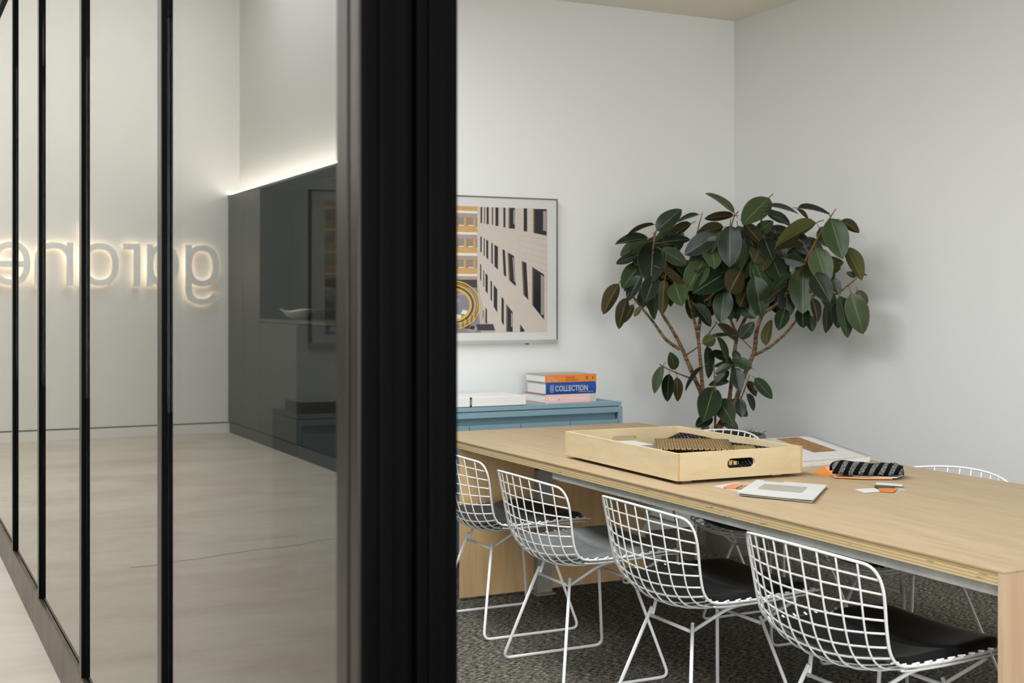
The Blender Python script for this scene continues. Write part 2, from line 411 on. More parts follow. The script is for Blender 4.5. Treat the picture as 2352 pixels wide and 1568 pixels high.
sign = thing('wall_sign_lettering', 'large pale backlit letters mounted on the far lobby wall', 'sign', (-.9, YS, 1.57))
M_LET = plain('letter_face', (232, 231, 226), .6)
M_LEDW = Mat('letter_halo_led').emit((1, .80, .60, 1), 4.4).m
ZBASE = 1.57; XH = .44; SW = .062
def arc(cx, cz, rx, rz, a0, a1, n=28, p=2.35):
    out = []
    for i in range(n + 1):
        a = R(a0 + (a1 - a0) * i / n); c, s_ = math.cos(a), math.sin(a)
        out.append((cx + rx * math.copysign(abs(c)**(2/p), c), cz + rz * math.copysign(abs(s_)**(2/p), s_)))
    return out
def ribbon(mb, path, wd, y0, y1, closed=False):
    P = [Vector(p) for p in path]; N = len(P); L = []; Rr = []
    for i in range(N):
        a = P[(i-1) % N] if closed or i > 0 else P[i]; b = P[(i+1) % N] if closed or i < N-1 else P[i]
        t = (b - a).normalized(); n = Vector((-t.y, t.x)); L.append(P[i] + n*wd/2); Rr.append(P[i] - n*wd/2)
    n0 = len(mb.v)
    for i in range(N):
        for (q, y) in ((L[i], y0), (Rr[i], y0), (Rr[i], y1), (L[i], y1)): mb.v.append((q.x, y, q.y))
    for i in range(N if closed else N-1):
        j = (i+1) % N
        for k in range(4):
            k2 = (k+1) % 4; mb.f.append((n0+i*4+k, n0+j*4+k, n0+j*4+k2, n0+i*4+k2)); mb.m.append(0)
    if not closed:
        mb.f.append((n0, n0+1, n0+2, n0+3)); mb.f.append(tuple(n0+(N-1)*4+k for k in (3,2,1,0))); mb.m += [0, 0]
h = SW/2
def letter(ch, x0, wd):
    rx = wd/2 - h; cx = x0 + wd/2; rz = XH/2 - h; cz = XH/2; xr = x0 + wd - h; xl = x0 + h
    S = []
    if ch in 'gad': S.append((arc(cx, cz, rx, rz, 0, 360)[:-1], True))
    if ch == 'g': S.append(([(xr, XH), (xr, .0)] + [(p[0], p[1]) for p in arc(cx, -.02, rx, .145, 0, -160)], False))
    if ch == 'a': S.append(([(xr, XH), (xr, 0)], False))
    if ch == 'd': S.append(([(xr, XH*1.42), (xr, 0)], False))
    if ch == 'r': S += [([(xl, XH), (xl, 0)], False), ([(xl, XH-h), (x0+wd, XH-h)], False)]
    if ch == 'n': S += [([(xl, XH), (xl, 0)], False), (arc(cx, XH*.55, rx, XH*.45-h, 180, 0) + [(xr, 0)], False)]
    if ch == 'e': S += [(arc(cx, cz, rx, rz, 2, 318), False), ([(xl, cz - .005), (xr, cz - .005)], False)]
    return S
for ch, x0, x1 in (('g', -2.02, -1.67), ('a', -1.60, -1.27), ('r', -1.20, -1.03), ('d', -.985, -.61), ('n', -.535, -.165), ('e', -.125, .235)):
    b = MB(); g = MB()
    for si, (path, closed) in enumerate(letter(ch, x0, x1 - x0)):
        ribbon(b, path, SW, YS - .085 - .0012*si, YS - .05 - .0006*si, closed); ribbon(g, path, SW * .5, YS - .0495, YS - .044, closed)
    for q in (b, g): q.v = [(x + .9, y - YS, z) for (x, y, z) in q.v]
    lt = b.build('letter', M_LET, sign); g.build('halo_led', M_LEDW, lt)
    for xx in ((x0 + .03 + .9, x1 - .03 + .9) if ch != 'r' else (x0 + .03 + .9,)):
        MB().box(xx - .006, xx + .006, -.05, 0, XH*.5 - .006, XH*.5 + .006).build('standoff_pin', M_ALU, lt)

# ================================================================== table
TZ = .76; TX0, TX1, TY0, TY1 = 2.452, 3.685, 2.255, 5.91
tb = thing('meeting_table', 'long pale plywood meeting table on panel legs', 'table', ((TX0+TX1)/2, (TY0+TY1)/2, 0))
OX, OY = tb.location.x, tb.location.y
def tp(b): b.v = [(x - OX, y - OY, z) for (x, y, z) in b.v]; return b
# top veneer sheet, then the layered edge band, set in a hair
tp(MB().box(TX0, TX1, TY0, TY1, TZ - .006, TZ)).build('tabletop', M_TOP, tb, bevel=.001)
tp(MB().box(TX0 + .003, TX1 - .003, TY0 + .019, TY1 - .002, TZ - .038, TZ - .006)).build('layered_edge', M_EDGE, tb)
tp(MB().box(TX0, TX1, TY0, TY0 + .018, 0, TZ - .0062)).build('leg_panel', M_LEG, tb, bevel=.001)
tp(MB().box(TX0 + .02, 3.50, 5.53, 5.55, .012, TZ - .038)).build('support_panel', M_PANEL, tb)
tp(MB().box(TX0 + .012, TX0 + .017, TY0 + .02, 4.60, TZ - .066, TZ - .038).box(TX0 + .017, TX0 + .09, TY0 + .02, 4.55, TZ - .043, TZ - .038)).build('steel_rail', M_STEELG, tb)
tp(MB().box(TX1 - .05, TX1 - .045, TY0 + .02, 5.5, TZ - .065, TZ - .038)).build('steel_rail', M_STEELG, tb)
tp(MB().box(3.0, 3.06, TY0 + .02, 5.52, TZ - .12, TZ - .038)).build('centre_beam', M_PANEL, tb)
tp(MB().box(TX0 + .06, TX1 - .06, 4.60, 4.64, TZ - .085, TZ - .038)).build('cross_batten', M_PANEL, tb)
px0 = at_y(1243, 1340, 5.50).x; px1 = at_y(1266, 1340, 5.50).x
tp(MB().box(px0, px1, 5.49, 5.496, 0, .60).box(px0 - .025, px0, 5.49, 5.528, 0, .63).box(px0 - .05, px1, 5.45, 5.528, 0, .006)).build('steel_foot_post', M_STEELG, tb)
tp(MB().tube([(px0 - .02, 5.50, .60), (px0 - .018, 5.49, .66), (px0 + .0, 5.47, .68), (px0 + .05, 5.48, .655)], .012, 8).box(px0 - .035, px0 - .005, 5.47, 5.50, .645, .69)).build('cable_clip', M_BLACKP, tb)

# ================================================================== wire chairs
def catmull(P, t):
    n = len(P) - 1; i = min(int(t), n - 1); u = t - i
    p0 = P[max(i-1, 0)]; p1 = P[i]; p2 = P[i+1]; p3 = P[min(i+2, n)]
    return tuple(.5*((2*b) + (-a+c)*u + (2*a-5*b+4*c-d)*u*u + (-a+3*b-3*c+d)*u**3) for a, b, c, d in zip(p0, p1, p2, p3))
PC = [(.365,.448),(.29,.455),(.19,.447),(.085,.434),(-.015,.421),(-.095,.421),(-.165,.444),(-.208,.495),(-.235,.565),(-.256,.655),(-.278,.768)]
PE = [(.335,.470),(.26,.478),(.17,.479),(.08,.477),(-.01,.476),(-.085,.477),(-.130,.487),(-.156,.520),(-.170,.580),(-.181,.650),(-.198,.742)]
HW = [.232,.252,.264,.270,.270,.269,.268,.268,.271,.276,.282]
def shell(u, t):
    c = catmull(PC, t); e = catmull(PE, t); wd = catmull([(q,) for q in HW], t)[0]
    k = abs(u)**2.1
    return Vector((c[0]*(1-k) + e[0]*k, u*wd, c[1]*(1-k) + e[1]*k))
def tlim(u):                                    # rounded corners in (u,t)
    a = max(0, (abs(u) - .85) / .15)
    q = 1 - math.sqrt(max(0, 1 - min(a, 1)**2))
    return q * 0.75, 10 - q * 0.80
# equal arclength stations along the centre line
Ts = [i*.02 for i in range(501)]; S = [0]
for a, b in zip(Ts, Ts[1:]): S.append(S[-1] + (shell(0, b) - shell(0, a)).length)
def t_at(s):
    for i in range(500):
        if S[i+1] >= s: return Ts[i] + .02*(s - S[i])/(S[i+1] - S[i])
    return 10
ROW = [t_at(S[-1]*i/20) for i in range(1, 20)]
def ulim(t):                                    # widest u reached at station t
    lo, hi = .5, 1.0
    for _ in range(24):
        m = (lo + hi)/2; a, b = tlim(m)
        if a <= t <= b: lo = m
        else: hi = m
    return lo
wm = MB()
for i in range(-4, 5):
    u = i*.2; a, b = tlim(u); n = 40
    wm.tube([shell(u, a + (b-a)*k/n) for k in range(n+1)], .0030, 6)
for t in ROW:
    um = ulim(t); ext = um + (.036 if t < 5.2 else 0)
    lift = Vector((0, 0, .0058)) if t < 6.3 else Vector((.004, 0, .001))
    wm.tube([shell(max(-1.04, min(1.04, ext*(k/8 - 1))), t) + lift for k in range(17)], .0030, 6)
chair_wire = wm.mesh('wire_shell', M_WHITE, smooth=True)
def rim_path():
    pts = []; n = 44
    us = [-.85 + 1.7*k/10 for k in range(11)]
    pts += [shell(u, 10) for u in us]
    for k in range(1, 9):
        a = k/8*math.pi/2; u = .85 + .15*math.sin(a); pts.append(shell(u, 10 - .80*(1 - math.cos(a))))
    for k in range(1, 30): pts.append(shell(1, 9.20 + (.75 - 9.20)*k/30))
    for k in range(0, 9):
        a = k/8*math.pi/2; u = .85 + .15*math.cos(a); pts.append(shell(u, .75*(1 - math.sin(a))))
    half = pts
    fr = [shell(.85 - 1.7*k/10, 0) for k in range(1, 10)]
    return half, fr
half, fr = rim_path()
left = [Vector((p.x, -p.y, p.z)) for p in half]
loop = half + fr + list(reversed(left[11:])) 
rm = MB().tube(loop, .0044, 8, closed=True)
low = [shell(1, t) * 1.0 + Vector((0, -.006, -.013)) for t in [5.6 - .16*k for k in range(30)]]
low = low + [shell(.97, .7) + Vector((0,0,-.013)), shell(.88, .25) + Vector((-.006,0,-.013)), shell(.7, .08) + Vector((-.008,0,-.013))] + [shell(.7 - .2*k, .07) + Vector((-.008, 0, -.013)) for k in range(1, 8)]
low = low + [Vector((p.x, -p.y, p.z)) for p in reversed(low[:33])]
rm.tube(low, .0033, 8)
chair_rim = rm.mesh('rim', M_WHITE, smooth=True)
def fillet(P, r, n=5):
    P = [Vector(p) for p in P]; out = [P[0]]
    for i in range(1, len(P)-1):
        a = (P[i-1]-P[i]); b = (P[i+1]-P[i]); d = min(r, a.length*.45, b.length*.45)
        A = P[i] + a.normalized()*d; B = P[i] + b.normalized()*d
        for k in range(n+1):
            t = k/n; out.append(A*(1-t)**2 + P[i]*2*t*(1-t) + B*t*t)
    out.append(P[-1]); return out
LR = .0062
def sled(s):
    b = MB().tube(fillet([(-.098, s*.122, .385), (-.196, s*.248, LR), (.258, s*.248, LR), (.168, s*.122, .378)], .035), LR, 8)
    return b.mesh('sled_leg', M_WHITE, smooth=True)
def rail(s):
    b = MB().tube(fillet([(-.102, s*.116, .352), (-.012, s*.205, .445), (.07, s*.228, .457), (.19, s*.230, .460), (.255, s*.212, .448), (.168, s*.116, .352)], .04), LR, 8)
    return b.mesh('seat_rail', M_WHITE, smooth=True)
chair_sled = [sled(1), sled(-1)]; chair_rail = [rail(1), rail(-1)]
chair_bar = [MB().tube([(x, -.122, .356), (x, .122, .356)], LR, 8).mesh('cross_bar', M_WHITE, smooth=True) for x in (-.101, .169)]
def cushion(mat):
    def top(uu, vv):
        u = -.95 + 1.9*uu; t = .62 + (6.15 - .62)*vv
        eu = abs(2*uu-1); ev = abs(2*vv-1)
        if ev > .8:
            q = (ev-.8)/.2; u *= 1 - .10*(1 - math.sqrt(max(0, 1-q*q)))
        p = shell(u, t)
        e = (1 - eu**10)*(1 - ev**10)
        seam = math.exp(-((vv-.42)/.016)**2)*.011
        return p + Vector((0, 0, (.008 + .026*e**.35) - seam))
    b = MB().slab(top, 24, 40, lambda uu, vv: Vector((0, 0, -.004 - .024*((1-abs(2*uu-1)**10)*(1-abs(2*vv-1)**10))**.35)))
    return b.mesh('seat_cushion', mat, smooth=True)
def leather(name, a, b, rough):
    m = Mat(name, rough=rough, spec=.5); f = m.noise(m.coords(), 9, 4)
    m.color(m.ramp(f, [(.35, srgb(*a)), (.7, srgb(*b))])); m.bump(m.noise(m.coords(), 240, 2), .12, .001); return m.m
M_LBLACK = leather('black_leather', (17, 17, 18), (27, 27, 27), .42)
M_LGREY = leather('grey_leather', (96, 98, 95), (112, 113, 109), .45)
M_LDARK = leather('charcoal_leather', (46, 46, 44), (58, 57, 54), .45)
cush = {k: cushion(m) for k, m in (('k', M_LBLACK), ('g', M_LGREY), ('d', M_LDARK))}
def chair(label, x, y, rz, kind, group):
    t = thing('wire_chair', label, 'chair', (x, y, 0), R(rz), group)
    link('wire_shell', chair_wire, t); link('rim', chair_rim, t)
    for q in chair_sled: link('sled_leg', q, t)
    for q in chair_rail: link('seat_rail', q, t)
    for q in chair_bar: link('cross_bar', q, t)
    link('seat_cushion', cush[kind], t)
    return t
GL = 'white wire chairs along the near side of the table'; GR = 'white wire chairs along the far side of the table'
chair('white wire chair with charcoal cushion, half hidden behind the black post', 2.457, 5.075, 0, 'd', GL)
chair('white wire chair with grey cushion, second from the black post', 2.410, 4.300, 0, 'g', GL)
chair('white wire chair with black cushion, third from the black post', 2.444, 3.545, -.5, 'k', GL)
chair('white wire chair with black cushion nearest the camera, beside the plywood table leg', 2.472, 2.765, 0, 'k', GL)
chair('white wire chair at the far table side whose back shows behind the tray', 3.585, 5.235, 180, 'k', GR)
chair('white wire chair tucked under the far table side, beyond the paper brochure', 3.53, 4.46, 180, 'k', GR)
chair('white wire chair whose back rises behind the bare end of the table', 3.52, 3.66, 178, 'k', GR)
chair('white wire chair across the table, mostly hidden by the plywood table leg', 3.55, 2.81, 180, 'k', GR)

# ================================================================== sideboard
CY0, CY1, CX0, CX1, CZ = 6.22, 6.685, 1.887, 3.783, .847
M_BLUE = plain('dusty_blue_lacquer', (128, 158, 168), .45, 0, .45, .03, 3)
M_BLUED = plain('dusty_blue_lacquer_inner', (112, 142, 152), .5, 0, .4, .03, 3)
sb = thing('sideboard', 'low dusty blue sideboard against the back wall under the picture', 'sideboard', ((CX0+CX1)/2, CY0, 0))
SX = sb.location.x
def sp(b): b.v = [(x - SX, y - CY0, z) for (x, y, z) in b.v]; return b
sp(MB().box(CX0, CX1 - .006, CY0, CY1, CZ - .022, CZ)).build('top', M_BLUE, sb, bevel=.001)
sp(MB().box(CX0 + .02, CX1 - .02, CY0 + .012, CY1, CZ - .027, CZ - .022)).build('shadow_gap', plain('blue_shadow_gap', (50, 70, 76), .6), sb)
sp(MB().box(CX0, CX1, CY0, CY0 + .02, CZ - .058, CZ - .027).box(CX0, CX0 + .018, CY0, CY0 + .02, .06, CZ - .058).box(CX1 - .026, CX1, CY0, CY0 + .02, .06, CZ - .058)
   .box(CX0, CX0 + .018, CY0 + .02, CY1, .06, CZ - .027).box(CX1 - .018, CX1, CY0 + .02, CY1, .06, CZ - .027)
   .box(CX0 + .018, CX1 - .018, CY1 - .01, CY1, .06, CZ - .027).box(CX0, CX1, CY0, CY1, .05, .07)).build('carcass', M_BLUE, sb)
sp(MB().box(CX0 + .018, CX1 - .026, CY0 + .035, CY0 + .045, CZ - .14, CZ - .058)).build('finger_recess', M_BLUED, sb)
dx = (CX1 - .028 - (CX0 + .02)) / 6
for i in range(6):
    x0 = CX0 + .02 + dx*i
    sp(MB().box(x0 + .002, x0 + dx - .002, CY0 + .001, CY0 + .02, .075, CZ - .098)).build('door', M_BLUE, sb, bevel=.001)
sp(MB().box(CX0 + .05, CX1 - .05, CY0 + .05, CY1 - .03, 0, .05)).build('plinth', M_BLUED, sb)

# ------------------------------------------------ text
def text(body, size, mat, parent, loc, rot, name='lettering', offset=0, sx=1, depth=.0004, align='LEFT'):
    c = bpy.data.curves.new(name, 'FONT'); c.body = body; c.size = size; c.extrude = depth; c.offset = offset; c.align_x = align; c.resolution_u = 3
    o = bpy.data.objects.new(name, c); COL.objects.link(o)
    dg = bpy.context.evaluated_depsgraph_get(); me = bpy.data.meshes.new_from_object(o.evaluated_get(dg))
    bpy.data.objects.remove(o); bpy.data.curves.remove(c)
    me.materials.clear(); me.materials.append(mat)
    q = link(name, me, parent); q.location = loc; q.rotation_euler = rot; q.scale = (sx, 1, 1); return q
FRONT = (R(90), 0, 0)

# ------------------------------------------------ books on the sideboard (spines face the room)
M_PAGES = plain('page_block', (226, 224, 214), .8, 0, .2, .04, 60)
def book(label, x0, x1, y0, d, z0, th, cover, spine, round_=0.0, boards=None):
    t = thing('book', label, 'book', ((x0+x1)/2, y0, z0), 0, 'books stacked on the blue sideboard')
    L = x1 - x0; c = .003
    MB().box(-L/2 + .004, L/2 - .004, .006, d - .005, c, th - c).build('pages', M_PAGES, t)
    MB().box(-L/2, L/2, 0.004, d, th - c, th).build('cover_board', cover, t); MB().box(-L/2, L/2, 0.004, d, 0, c).build('cover_board', boards or cover, t)
    n = 8
    P = [(-round_*math.cos((k/n-.5)*math.pi) , th*k/n) for k in range(n+1)] + [(.005, th), (.005, 0)]
    MB().prism(P, lambda y, z: Vector((-L/2, y, z)), (L, 0, 0)).build('spine', spine, t)
    return t
def atX(px_, Y): return at_y(px_, 900, Y).x
BY = 6.30
bx0, bx1 = atX(1253, BY), atX(1369, BY)
M_ORG = plain('orange_cover', (226, 128, 48), .5); M_GRYC = plain('grey_cover', (176, 172, 156), .5); M_BLU = plain('blue_cover', (10, 70, 150), .45)
M_PNK = plain('pink_cover', (232, 190, 178), .5); M_RED = plain('coral_board', (220, 112, 92), .5); M_INK = plain('brown_ink', (150, 84, 24), .6); M_LPNK = plain('pale_pink_ink', (238, 210, 202), .6)
zz = CZ
b1 = book('pink spined hardback at the bottom of the book stack', bx0, bx1, BY, .29, zz, .047, M_RED, M_PNK)
L = bx1 - bx0
text('ROOM', .024, M_LPNK, b1, (-L/2 + .02, -.0006, .014), FRONT, offset=.0012)
MB().box(-L/2 + .13, L/2 - .06, -.0006, 0, .022, .026).build('printed_line', M_LPNK, b1)
MB().box(L/2 - .04, L/2, -.0008, 0, .001, .0465).build('spine_end_patch', M_PAPER, b1)
b2 = book('thick blue hardback lettered COLLECTION in the middle of the stack', bx0 + .006, bx1, BY + .004, .24, zz + .047, .068, M_BLU, M_BLU, .006)
text('COLLECTION', .043, M_PAPER, b2, (-L/2 + .055, -.0075, .019), FRONT, offset=.0008, sx=.80)
def ring(x0, x1, z0, z1, wd, y, mat, parent):
    MB().box(x0, x1, y, y + .0005, z0, z0 + wd).box(x0, x1, y, y + .0005, z1 - wd, z1).box(x0, x0 + wd, y, y + .0005, z0, z1).box(x1 - wd, x1, y, y + .0005, z0, z1).build('spine_emblem', mat, parent)
ring(-L/2 + .026, -L/2 + .046, .012, .054, .0028, -.0072, M_PAPER, b2)
MB().box(-L/2 + .034, -L/2 + .038, -.0075, -.007, .02, .046).build('spine_emblem', M_PAPER, b2)
MB().box(L/2 - .12, L/2 - .02, -.0070, -.0062, .0115, .0135).build('printed_line', M_PAPER, b2)
b3 = book('orange spined hardback on top of the book stack', bx0, bx1 + .002, BY, .245, zz + .115, .042, M_GRYC, M_ORG)
text('eero', .017, M_PAPER, b3, (-L/2 + .012, -.0006, .0225), FRONT, sx=1.15); text('saarinen', .017, M_PAPER, b3, (-L/2 + .012, -.0006, .007), FRONT, sx=1.15)
text('shaping', .017, M_INK, b3, (-L/2 + .125, -.0006, .0225), FRONT, sx=1.2); text('the future', .017, M_INK, b3, (-L/2 + .125, -.0006, .007), FRONT, sx=1.2)
MB().box(L/2 - .066, L/2 - .054, -.0006, 0, .012, .032).build('printed_mark', M_INK, b3)
MB().box(L/2 - .028, L/2 - .018, -.0006, 0, .014, .030).build('printed_mark', M_INK, b3)

# white box with a black label band
wy = 6.235
wx1 = atX(1209, wy); wx0 = atX(790, wy)
wb = thing('white_box', 'long flat white box with a black label strip on the sideboard', 'box', ((wx0+wx1)/2, wy, CZ))
WL = wx1 - wx0
MB().box(-WL/2, WL/2, .003, .30, .003, .054).build('box_body', plain('white_box_card', (228, 226, 219), .6, 0, .3, .02), wb, bevel=.003)
MB().box(-WL/2, WL/2, .002, .301, 0, .003).build('base_board', M_BLACKP, wb)
lx = atX(1082, wy) - (wx0+wx1)/2
MB().box(lx - .006, lx + .006, .0015, .003, .003, .054).build('label_strip', M_BLACKP, wb)
for k in range(5):
    MB().box(lx - .0035, lx + .0035, .0008, .0015, .014 + k*.0062, .0175 + k*.0062).build('label_mark', M_PAPER, wb)

kx0, kx1 = atX(690, wy), atX(782, wy)
kb = thing('black_box', 'low black box with pale lid on the sideboard, seen through the glass', 'box', ((kx0+kx1)/2, wy, CZ))
KL = kx1 - kx0
MB().box(-KL/2, KL/2, .004, .27, 0, .058).build('box_body', M_BLACKP, kb, bevel=.002)
MB().box(-KL/2 - .002, KL/2 + .002, .002, .272, .058, .063).build('lid', M_PAPER, kb)

# ================================================================== framed picture on the back wall
PY = YB - .035
p_r = at_y(1281, 457, PY); p_b = at_y(1280, 787, PY)
X1 = p_r.x; X0 = at_y(711, 600, PY).x; Z1 = p_r.z; Z0 = p_b.z
pic = thing('framed_picture', 'large framed colour photograph of city facades on the back wall', 'picture', ((X0+X1)/2, YB, (Z0+Z1)/2))
def ip(b): b.v = [(x - (X0+X1)/2, y - YB, z - (Z0+Z1)/2) for (x, y, z) in b.v]; return b
M_FRAME = plain('slim_metal_frame', (120, 114, 102), .35, .8)
fw = .007
ip(MB().box(X0, X1, PY, YB - .002, Z1 - fw, Z1)).build('frame_bar', M_FRAME, pic)
ip(MB().box(X0, X1, PY, YB - .002, Z0, Z0 + .020)).build('frame_bar', M_ALU, pic)
ip(MB().box(X0, X0 + fw*1.6, PY, YB - .002, Z0 + .02, Z1 - fw)).build('frame_bar', plain('black_frame', (24, 22, 20), .4), pic)
ip(MB().box(X1 - fw, X1, PY, YB - .002, Z0 + .02, Z1 - fw)).build('frame_bar', M_FRAME, pic)
M_MAT = plain('picture_mat', (206, 205, 198), .3, 0, .5, .01)
ip(MB().box(X0 + fw, X1 - fw, PY + .004, YB - .004, Z0 + .02, Z1 - fw)).build('mat_board', M_MAT, pic)
bp = at_y(1213, 790, PY)
ip(MB().box(bp.x - .008, bp.x + .008, PY + .002, PY + .02, Z0 - .006, Z0)).build('sensor_nub', M_BLACKP, pic)
A = []  # printed areas in plane coordinates
cols = {'brick': (196, 184, 172), 'brick2': (180, 166, 154), 'win': (30, 32, 40), 'och': (198, 152, 92), 'whi': (224, 214, 206), 'gry': (160, 146, 136), 'pane': (140, 128, 112),
        'yel': (214, 170, 62), 'dk': (58, 54, 56), 'mot': (126, 126, 132), 'navy': (36, 42, 66), 'brn': (120, 92, 64), 'joint': (176, 163, 152)}
keys = list(cols); MP = [plain('print_' + k, cols[k], .28, 0, .5, .02, 30) for k in keys]
art = MB(); lay = [0]
def P2(x, y): v = at_y(x, y, PY + .004); return (v.x - (X0+X1)/2, v.z - (Z0+Z1)/2)
cR = P2(1257, 480); cB = P2(1257, 762); cL = P2(746, 600)
AX0, AX1, AZ0, AZ1 = cL[0], cR[0], cB[1], cR[1]
def poly(pts, k, L=1):
    q = [(min(max(a, AX0), AX1), min(max(b, AZ0), AZ1)) for a, b in pts]
    y = PY + .0038 - .0001*L - YB
    art.quad([(a, y, b) for a, b in q], keys.index(k))
def poly_px(pts, k, L=1): poly([P2(*p) for p in pts], k, L)
poly([(AX0, AZ0), (AX1, AZ0), (AX1, AZ1), (AX0, AZ1)], 'mot', 0)
# ochre balcony block, left of the brick wall, continued leftwards
xE = P2(1096, 600)[0]
def band(y0, y1, k, xa=None, xb=None, L=1):
    za = P2(1075, y0)[1]; zb = P2(1075, y1)[1]
    poly([(AX0 if xa is None else xa, zb), (xE if xb is None else xb, zb), (xE if xb is None else xb, za), (AX0 if xa is None else xa, za)], k, L)
yy = 460
for (a, b, k) in ((470, 484, 'och'), (484, 489.5, 'whi'), (489.5, 499, 'gry'), (499, 519, 'pane'), (519, 533, 'och'), (533, 538.5, 'whi'), (538.5, 548, 'gry'), (548, 567.5, 'pane'),
                  (567.5, 581, 'och'), (581, 587, 'whi'), (587, 596, 'gry'), (596, 616, 'pane'), (616, 629, 'och'), (629, 634, 'whi'), (634, 642, 'gry'), (642, 660, 'dk'), (660, 765, 'mot')):
    band(a, b, k)
wpx = P2(1068, 600)[0] - P2(1050, 600)[0]
x = xE
while x > AX0:
    for (a, b) in ((499, 519), (548, 567.5), (596, 616)):
        band(a, b, 'och', max(AX0, x - wpx*.5), max(AX0, x - wpx*.22), 2)
        band(b - 2.6, b - .6, 'whi', max(AX0, x - wpx*1.15), max(AX0, x - wpx*.5), 3)
    x -= wpx*1.22
rnd = random.Random(4)
for i in range(46):     # the dark planted yard below
    x_, z_ = rnd.uniform(AX0, P2(1120, 700)[0]), P2(1080, rnd.uniform(672, 758))[1]; s_ = rnd.uniform(.01, .035)
    poly([(x_ - s_, z_ - s_*.5), (x_ + s_*.7, z_ - s_*.8), (x_ + s_, z_ + s_*.3), (x_ - s_*.4, z_ + s_*.6)], rnd.choice(['dk', 'dk', 'gry', 'navy', 'whi']), 2 + i*.05)
poly_px([(1096, 470), (1258, 480), (1258, 763), (1140, 763), (1118, 735), (1096, 650)], 'brick', 6)
poly_px([(1096, 650), (1118, 735), (1140, 763), (1104, 763), (1098, 700)], 'brick2', 6)
for i in range(12):     # printed brick courses, top right
    y0 = 500 + i*13
    poly_px([(1190, y0 - i*.2), (1257, y0 + 6 + i*1.6), (1257, y0 + 7 + i*1.6), (1190, y0 + .7 - i*.2)], 'joint', 6.5)
a2 = lambda x_, y_: (1050 + x_/8.7125, 440 + y_/8.7125)
a3 = lambda x_, y_: (1050 + x_/8.475, 610 + y_/8.475)
def win(f, x0, x1, t0, t1, g, b0, b1):
    poly_px([f(x0, t0), f(x1, t1), g(x1, b1), g(x0, b0)], 'win', 7)
    if x1 - x0 > 80: poly_px([f(x0 - 14, t0 - 4), f(x0 + 12, t0), g(x0 + 12, b0), g(x0 - 14, b0 - 4)], 'brn', 7.5)
    if x1 - x0 > 110: poly_px([f(x0 + (x1-x0)*.72, t0*.3 + t1*.7 + 40), f(x1 - 6, t1 + 40), g(x1 - 6, b1 - 90), g(x0 + (x1-x0)*.72, b1 - 100)], 'gry', 8)
for x0, x1, t, b in ((467,498,305,630),(540,557,308,640),(588,630,308,652),(695,718,312,668),(765,825,315,688),(925,965,320,717),(1040,1155,322,742),(1330,1400,333,798)): win(a2, x0, x1, t, t + 3, a2, b - 4, b)
win(a2, 1535, 1790, 345, 350, a2, 828, 880)
for x0, x1, t0, t1, b0, b1 in ((462,490,890,905,1200,1218),(530,550,930,940,1275,1288),(580,622,955,985,1318,1362),(683,712,1015,1035,1430,1450),(745,815,1060,1100,1490,1565)): win(a2, x0, x1, t0, t1, a2, b0, b1)
win(a2, 905, 955, 1150, 1180, a3, 180, 218); win(a2, 1020, 1140, 1220, 1290, a3, 290, 405); win(a2, 1300, 1385, 1388, 1428, a3, 575, 665)
win(a3, 1470, 1690, 30, 170, a3, 775, 1050)
for x0, x1, t0, t1, b0, b1 in ((445,468,-40,-15,260,312),(508,525,80,95,400,418),(550,595,140,190,485,552),(648,678,285,310,655,705),(710,780,370,460,795,915),(862,908,600,655,1090,1168),(965,1080,755,905,1285,1285),(1225,1305,1140,1250,1285,1285),(550,580,800,860,1120,1130),(500,512,860,870,1010,1020)): win(a3, x0, x1, t0, t1, a3, b0, b1)
poly_px([a3(375, 1140), a3(700, 1135), a3(740, 1262), a3(395, 1262)], 'dk', 8)
def stroke(pts, wd, k, L):
    Q = [Vector(P2(*p)) for p in pts]
    for a, b in zip(Q, Q[1:]):
        n = Vector((-(b-a).y, (b-a).x)).normalized()*wd/2
        poly([tuple(a+n), tuple(b+n), tuple(b-n), tuple(a-n)], k, L)
def ell(r, n=26, a0=-100, a1=80): return [(1040 + 62*r*math.cos(R(a0 + (a1-a0)*i/n)), 700 + 55*r*math.sin(R(a0 + (a1-a0)*i/n))) for i in range(n+1)]
for r, wd, k, L in ((1.0, .007, 'yel', 9), (.95, .003, 'brn', 9), (.91, .003, 'yel', 9), (.87, .003, 'brn', 9), (.83, .008, 'yel', 9), (.74, .008, 'dk', 9), (.66, .014, 'yel', 9)): stroke(ell(r), wd, k, L)
stroke([(1000, 662), (960, 668), (900, 690), (840, 690), (745, 660)], .012, 'yel', 9); stroke([(1000, 735), (900, 745), (745, 735)], .012, 'yel', 9)
for i in range(9): stroke([(1052 + i*5.2, 742 - i*3.2), (1053 + i*5, 757 - i*2.6)], .005, 'yel' if i % 2 else 'brn', 9.5)
art.build('printed_photograph', MP, pic, fixn=False)

